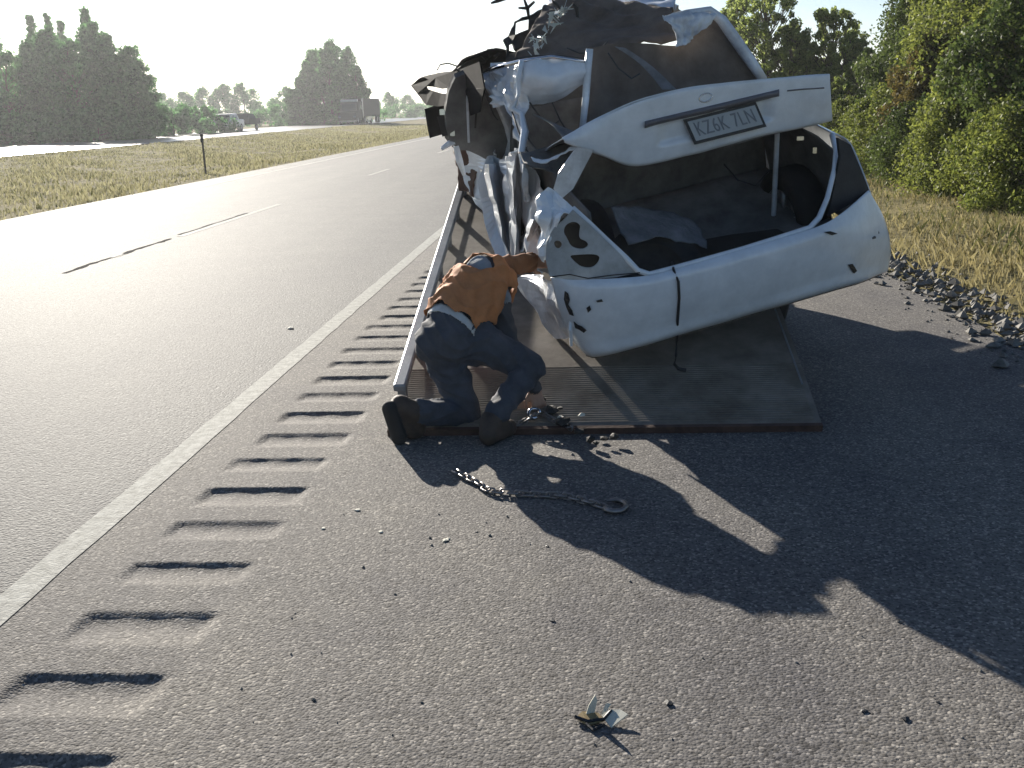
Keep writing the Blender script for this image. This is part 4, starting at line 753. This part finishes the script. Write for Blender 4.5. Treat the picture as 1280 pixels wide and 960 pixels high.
# boots: left one toe-down with its sole turned to us, right one flat on the asphalt
heL, toL = U(494, 508, 4.585), U(506, 545, 4.60)
sg(ankL, heL+A([.02, .02, 0]), .056, .05, BOO); sg(heL+A([.02, .02, 0]), toL+A([.03, .03, .02]), .05, .045, BOO); sg(ankL, toL+A([.05, .05, .02]), .05, .045, BOO)
sl = A([-.022, -.03, 0]); sg(heL+sl, toL+sl, .036, .036, SOL)
sg(ankR, ankR+A([-.01, -.05, -.05]), .055, .045, BOO); sg(ankR+A([-.01, -.05, -.05]), ankR+A([.07, .1, -.06]), .046, .042, BOO); sg(ankR+A([-.01, -.06, -.075]), ankR+A([.08, .13, -.078]), .024, .022, SOL); sg(ankR, ankR+A([.06, .06, -.05]), .05, .04, BOO)
mb = MB()
for a, b, ra, rb_, m_ in segs:
    ln = np.linalg.norm(b-a); ln = max(ln, 1e-3); dr_ = (b-a)/ln; k = 10 if ra < .02 else 18
    pf = [(-ra*math.cos(t), max(ra*math.sin(t), 4e-4)) for t in np.linspace(0, math.pi/2, 5)]+[(ln+rb_*math.sin(t), max(rb_*math.cos(t), 4e-4)) for t in np.linspace(0, math.pi/2, 5)]
    mb.lathe(a, dr_ if abs(dr_@nrm([.2, .1, .97])) < .99 else nrm(dr_+A([.05, 0, 0])), pf, k)
bo = mb.build('body', None, None, True)
# close the tiny poles, unite, smooth
bm = bmesh.new(); bm.from_mesh(bo.data); bmesh.ops.holes_fill(bm, edges=bm.edges, sides=20); bmesh.ops.recalc_face_normals(bm, faces=bm.faces); bm.to_mesh(bo.data); bm.free()
rm = bo.modifiers.new('r', 'REMESH'); rm.mode = 'VOXEL'; rm.voxel_size = .0065
sm = bo.modifiers.new('sm', 'SMOOTH'); sm.factor = .5; sm.iterations = 4
dg = bpy.context.evaluated_depsgraph_get(); me = bpy.data.meshes.new_from_object(bo.evaluated_get(dg)); bpy.data.objects.remove(bo)
nv_ = len(me.vertices); co = np.empty(nv_*3, np.float32); me.vertices.foreach_get('co', co); co = co.reshape(-1, 3).astype(float)
no = np.empty(nv_*3, np.float32); me.vertices.foreach_get('normal', no); no = no.reshape(-1, 3)
best = np.full(nv_, 9.); mid_ = np.zeros(nv_, int); sid = np.zeros(nv_, int)
for i, (a, b, ra, rb_, m_) in enumerate(segs):
    d = b-a; t = np.clip(((co-a)@d)/(d@d+1e-9), 0, 1); ds = np.linalg.norm(co-(a+t[:, None]*d), axis=1)-(ra+(rb_-ra)*t)
    k = ds < best; best[k] = ds[k]; mid_[k] = m_; sid[k] = i
# cloth folds: ridges across the limbs, gathered at the joints
cloth = (mid_ <= SLE) | (mid_ == SHI); big = A([segs[i][2] > .045 for i in sid])
wv = np.sin(co@A([38, 22, 60])+3*np.sin(co@A([9, -14, 11])))*.5+np.sin(co@A([-25, 47, 33])+2*np.sin(co@A([16, 9, -7])))*.5
wv2 = 1-np.abs(np.sin(co@A([31, -17, 44])+2.4*np.sin(co@A([8, 13, -9]))))**.6
co2 = co+no*((wv*.005+wv2*.012)*(cloth & big))[:, None]
me.vertices.foreach_set('co', co2.astype(np.float32).ravel())
names = ['denim', 'jacket', 'sleeve', 'skin', 'boot', 'sole', 'hair', 'shirt']
me.materials.clear()
for n_ in names: me.materials.append(M[n_])
fi = np.array([mid_[p.vertices[0]] for p in me.polygons], np.int32); me.polygons.foreach_set('material_index', fi); me.polygons.foreach_set('use_smooth', [True]*len(fi)); me.update()
body = bpy.data.objects.new('body', me); COL.objects.link(body); body.parent = pe; body.location = -pe.location
# vest: its own layer over the torso
ax0, ax1 = waist, uch; ad = nrm(ax1-ax0); tpos = (co-ax0)@ad; nS = {6, 7, 8, 9, 10}
ctr = waist+(chest-waist)*.5
sel = np.array([(s_ in (5, 6, 7, 8, 10)) for s_ in sid]) & (tpos > -.03+.012*np.sin(co[:, 0]*60)) & (tpos < np.linalg.norm(uch-waist)+.07)
vs = {}; VV = []; FF = []
for p in me.polygons:
    if all(sel[v] for v in p.vertices):
        f_ = []
        for v in p.vertices:
            if v not in vs: vs[v] = len(VV); t_ = tpos[v]; VV.append(co[v]+no[v]*(.02+.014*(1-abs(math.sin(t_*38+2.1*math.sin(co[v]@A([11, 7, -10]))+1.2*math.sin(co[v]@A([33, -21, 15]))))**.5)+.35*.010*math.sin(t_*75+2.2*math.sin(co[v]@A([14, 9, -12]))+1.3*math.sin(co[v]@A([40, -23, 17])))*(.5+.5*math.sin(co[v]@A([9, 17, 13])))+.006*math.sin(co[v]@A([60, 45, -38]))))
            f_.append(vs[v])
        FF.append(tuple(f_))
if FF: mod_solid(obj('vest', mesh('vest', VV, FF, True), M['orange'], pe), .004)
# pale waistband of the shirt riding out below the vest
sel2 = np.array([(s_ in (5, 6, 8)) for s_ in sid]) & (tpos > -.065) & (tpos < -.018)
vs = {}; VV = []; FF = []
for p in me.polygons:
    if all(sel2[v] for v in p.vertices):
        f_ = []
        for v in p.vertices:
            if v not in vs: vs[v] = len(VV); VV.append(co[v]+no[v]*.009)
            f_.append(vs[v])
        FF.append(tuple(f_))
if FF: mod_solid(obj('shirt_hem', mesh('shirt_hem', VV, FF, True), M['silver'], pe), .004)

# ================================================================== chains, strap, litter
def link_mesh():
    pts = [A([math.cos(a)*.011+(.013 if math.cos(a) > 0 else -.013), math.sin(a)*.013, 0]) for a in np.linspace(0, math.tau, 11)[:-1]]
    V = []; F = []; n = len(pts); k = 5
    for i, p in enumerate(pts):
        o = nrm(p*A([.5, 1, 1])+1e-6)
        for j in range(k): q_ = j*math.tau/k; V.append(p+.0048*(o*math.cos(q_)+A([0, 0, 1])*math.sin(q_)))
    for i in range(n):
        for j in range(k): F.append((i*k+j, ((i+1) % n)*k+j, ((i+1) % n)*k+(j+1) % k, i*k+(j+1) % k))
    return mesh('link', V, F, True)
LINK = link_mesh(); LINK.materials.append(M['chain'])
def chain(label, path, group=None):
    P = np.array(path, float); P = crm(P, np.linspace(0, len(P)-1, 200)); d = np.r_[0, np.cumsum(np.linalg.norm(np.diff(P, axis=0), axis=1))]
    n = int(d[-1]/.032); e = empty('tow_chain', P[0]); tag(e, label, 'chain', group)
    for i in range(n):
        s_ = (i+.5)*.032; p = A([np.interp(s_, d, P[:, k]) for k in range(3)]); t = nrm(A([np.interp(s_+.01, d, P[:, k])-np.interp(s_-.01, d, P[:, k]) for k in range(3)]))
        m3 = Vector(t).to_track_quat('X', 'Z').to_matrix()@Matrix.Rotation((math.pi/2 if i % 2 else 0)+rnd.uniform(-.3, .3), 3, 'X')
        o = bpy.data.objects.new('link', LINK); COL.objects.link(o); o.parent = e; o.rotation_euler = m3.to_euler(); o.location = Vector(p)-e.location
    return e
g_ = lambda *pp: [G(x, y, .014) for x, y in pp]
c1 = chain('steel chain lying on the asphalt in front of the kneeling worker', g_((568, 588), (582, 596), (598, 604), (612, 613), (640, 616), (672, 618), (705, 620), (735, 627), (758, 634)))
hk = G(768, 632, .014)
MB().tube([hk+A([.045*math.cos(a), .06*math.sin(a), 0]) for a in np.linspace(-2.6, 2.2, 14)], [.011]*12+[.008, .004], 7).build('grab_hook', M['chain'], c1, True)
b_ = lambda *pp: [BD(x, y, .014) if BD(x, y)[1] > 4.7 else G(x, y, .04) for x, y in pp]
c2 = chain('short chain bunched on the tail of the tilted trailer deck by the worker', b_((620, 546), (632, 536), (650, 530), (664, 522), (676, 516), (690, 524), (704, 530), (716, 536)))
for x, y in ((624, 541), (668, 519)): 
    c_ = b_((x, y))[0]; MB().tube([c_+A([.028*math.cos(a), .02*math.sin(a), .01+.018*math.sin(a)]) for a in np.linspace(0, 5.2, 12)], .009, 6).build('shackle', M['chrome'], c2, True)
st = MB().tube([C(840, 328, .05), onb(842, 337, .012), onb(848, 352, .014), onb(849, 372, .016), onb(847, 400, .016), onb(846, 425, .016), C(845, 444, -.06), C(843, 455, -.05), C(848, 461, -.05), C(857, 463, -.06)], [.007]*8+[.009, .012], 6).build('tie_down_cord', M['plastic'], None, True)
tag(st, 'dark cord hanging over the rear bumper out of the trunk', 'cord')
# clods and broken trim on the bed tail
q = np.random.RandomState(9)
def chip(p, s_, m, name='debris_chip', label='dark chip of broken trim on the shoulder asphalt', group='dark debris chips', flat=.35):
    bm = bmesh.new(); bmesh.ops.create_icosphere(bm, subdivisions=1, radius=1)
    for v in bm.verts: v.co = Vector((v.co.x*s_*q.uniform(.5, 1.3), v.co.y*s_*q.uniform(.4, 1.1), v.co.z*s_*flat*q.uniform(.5, 1.2)))
    me_ = bpy.data.meshes.new(name); bm.to_mesh(me_); bm.free(); o = obj(name, me_, M[m]); o.location = Vector(p)+Vector((0, 0, s_*flat*.6)); o.rotation_euler = (0, 0, q.uniform(0, 6)); tag(o, label, 'debris', group); return o
for x, y, s_ in [(836, 880, .014), (1080, 889, .012), (1132, 899, .014), (690, 776, .011), (1172, 878, .008), (684, 683, .009), (596, 665, .008)]: chip(G(x, y), s_, 'plastic')
for x, y, s_ in [(363, 411, .035), (447, 638, .014), (557, 676, .014), (476, 665, .012), (404, 661, .012), (560, 674, .01)]: chip(G(x, y), s_, 'paper', label='white scrap lying on the asphalt', group='white scraps', flat=.3)
for x, y, s_ in [(678, 498, .03), (690, 512, .045), (705, 527, .05), (668, 490, .025), (722, 538, .03), (738, 548, .03), (755, 547, .025), (768, 545, .03), (745, 552, .02), (700, 508, .02)]:
    p_ = b_((x, y))[0]-A([0, 0, .014]); chip(p_, s_, 'under', 'mud_clod', 'dark clod of mud and broken trim on the tail of the trailer deck', 'clods on the deck tail', .6)
chip(b_((700, 523))[0], .018, 'paper', 'mud_clod', 'small white fragment among the dark clods on the deck tail', None, .6)
chip(b_((727, 520))[0], .02, 'paper', 'glass_fragment', 'pale fragment on the deck tail beside the dark clods', None, .5)
# torn packaging in the foreground
lt = empty('litter', G(752, 903)); tag(lt, 'torn scrap of pale packaging lying alone on the shoulder asphalt', 'litter')
g0 = lambda x, y, z: G(x, y, 0)+A([0, 0, z])
def flake(name, pts, m, th=.003): return mod_solid(obj(name, mesh(name, pts, [tuple(range(len(pts)))]), M[m], lt), th)
flake('upright_flap', [g0(731, 899, .004), g0(742, 897, .004), g0(747, 897, .05), g0(744, 896, .062), g0(736, 897, .035)], 'paper')
flake('tan_board', [g0(720, 900, .006), g0(735, 909, .004), g0(756, 904, .008), g0(748, 897, .012), g0(728, 896, .014)], 'tan', .005)
flake('pale_wing', [g0(752, 900, .012), g0(764, 912, .005), g0(785, 902, .02), g0(776, 897, .022), g0(762, 896, .02)], 'paper')
flake('small_flap', [g0(752, 897, .01), g0(756, 898, .012), g0(764, 893, .03), g0(758, 892, .03)], 'paper')
MB().tube([g0(719, 901, .012), g0(735, 906, .01), g0(755, 904, .012), g0(764, 897, .02)], .005, 5).tube([g0(733, 908, .008), g0(741, 915, .006), g0(752, 909, .006)], .004, 5).build('dark_rim', M['plastic'], lt)

# ------------------------------------------------------------------ thin summer haze round the whole place
hz = bpy.data.materials.new('haze_air'); hz.use_nodes = True; hn = hz.node_tree; hn.nodes.clear(); ho = hn.nodes.new('ShaderNodeOutputMaterial'); hv = hn.nodes.new('ShaderNodeVolumePrincipled')
hv.inputs['Color'].default_value = (.93, .96, 1, 1); hv.inputs['Density'].default_value = .0005; hv.inputs['Anisotropy'].default_value = .5; hn.links.new(hv.outputs[0], ho.inputs['Volume'])
hb = MB().box((-100, 900, 14), (1400, 2200, 32)).build('haze', hz); kind(hb, 'stuff', 'thin pale summer haze over the whole place'); hb['category'] = 'haze'
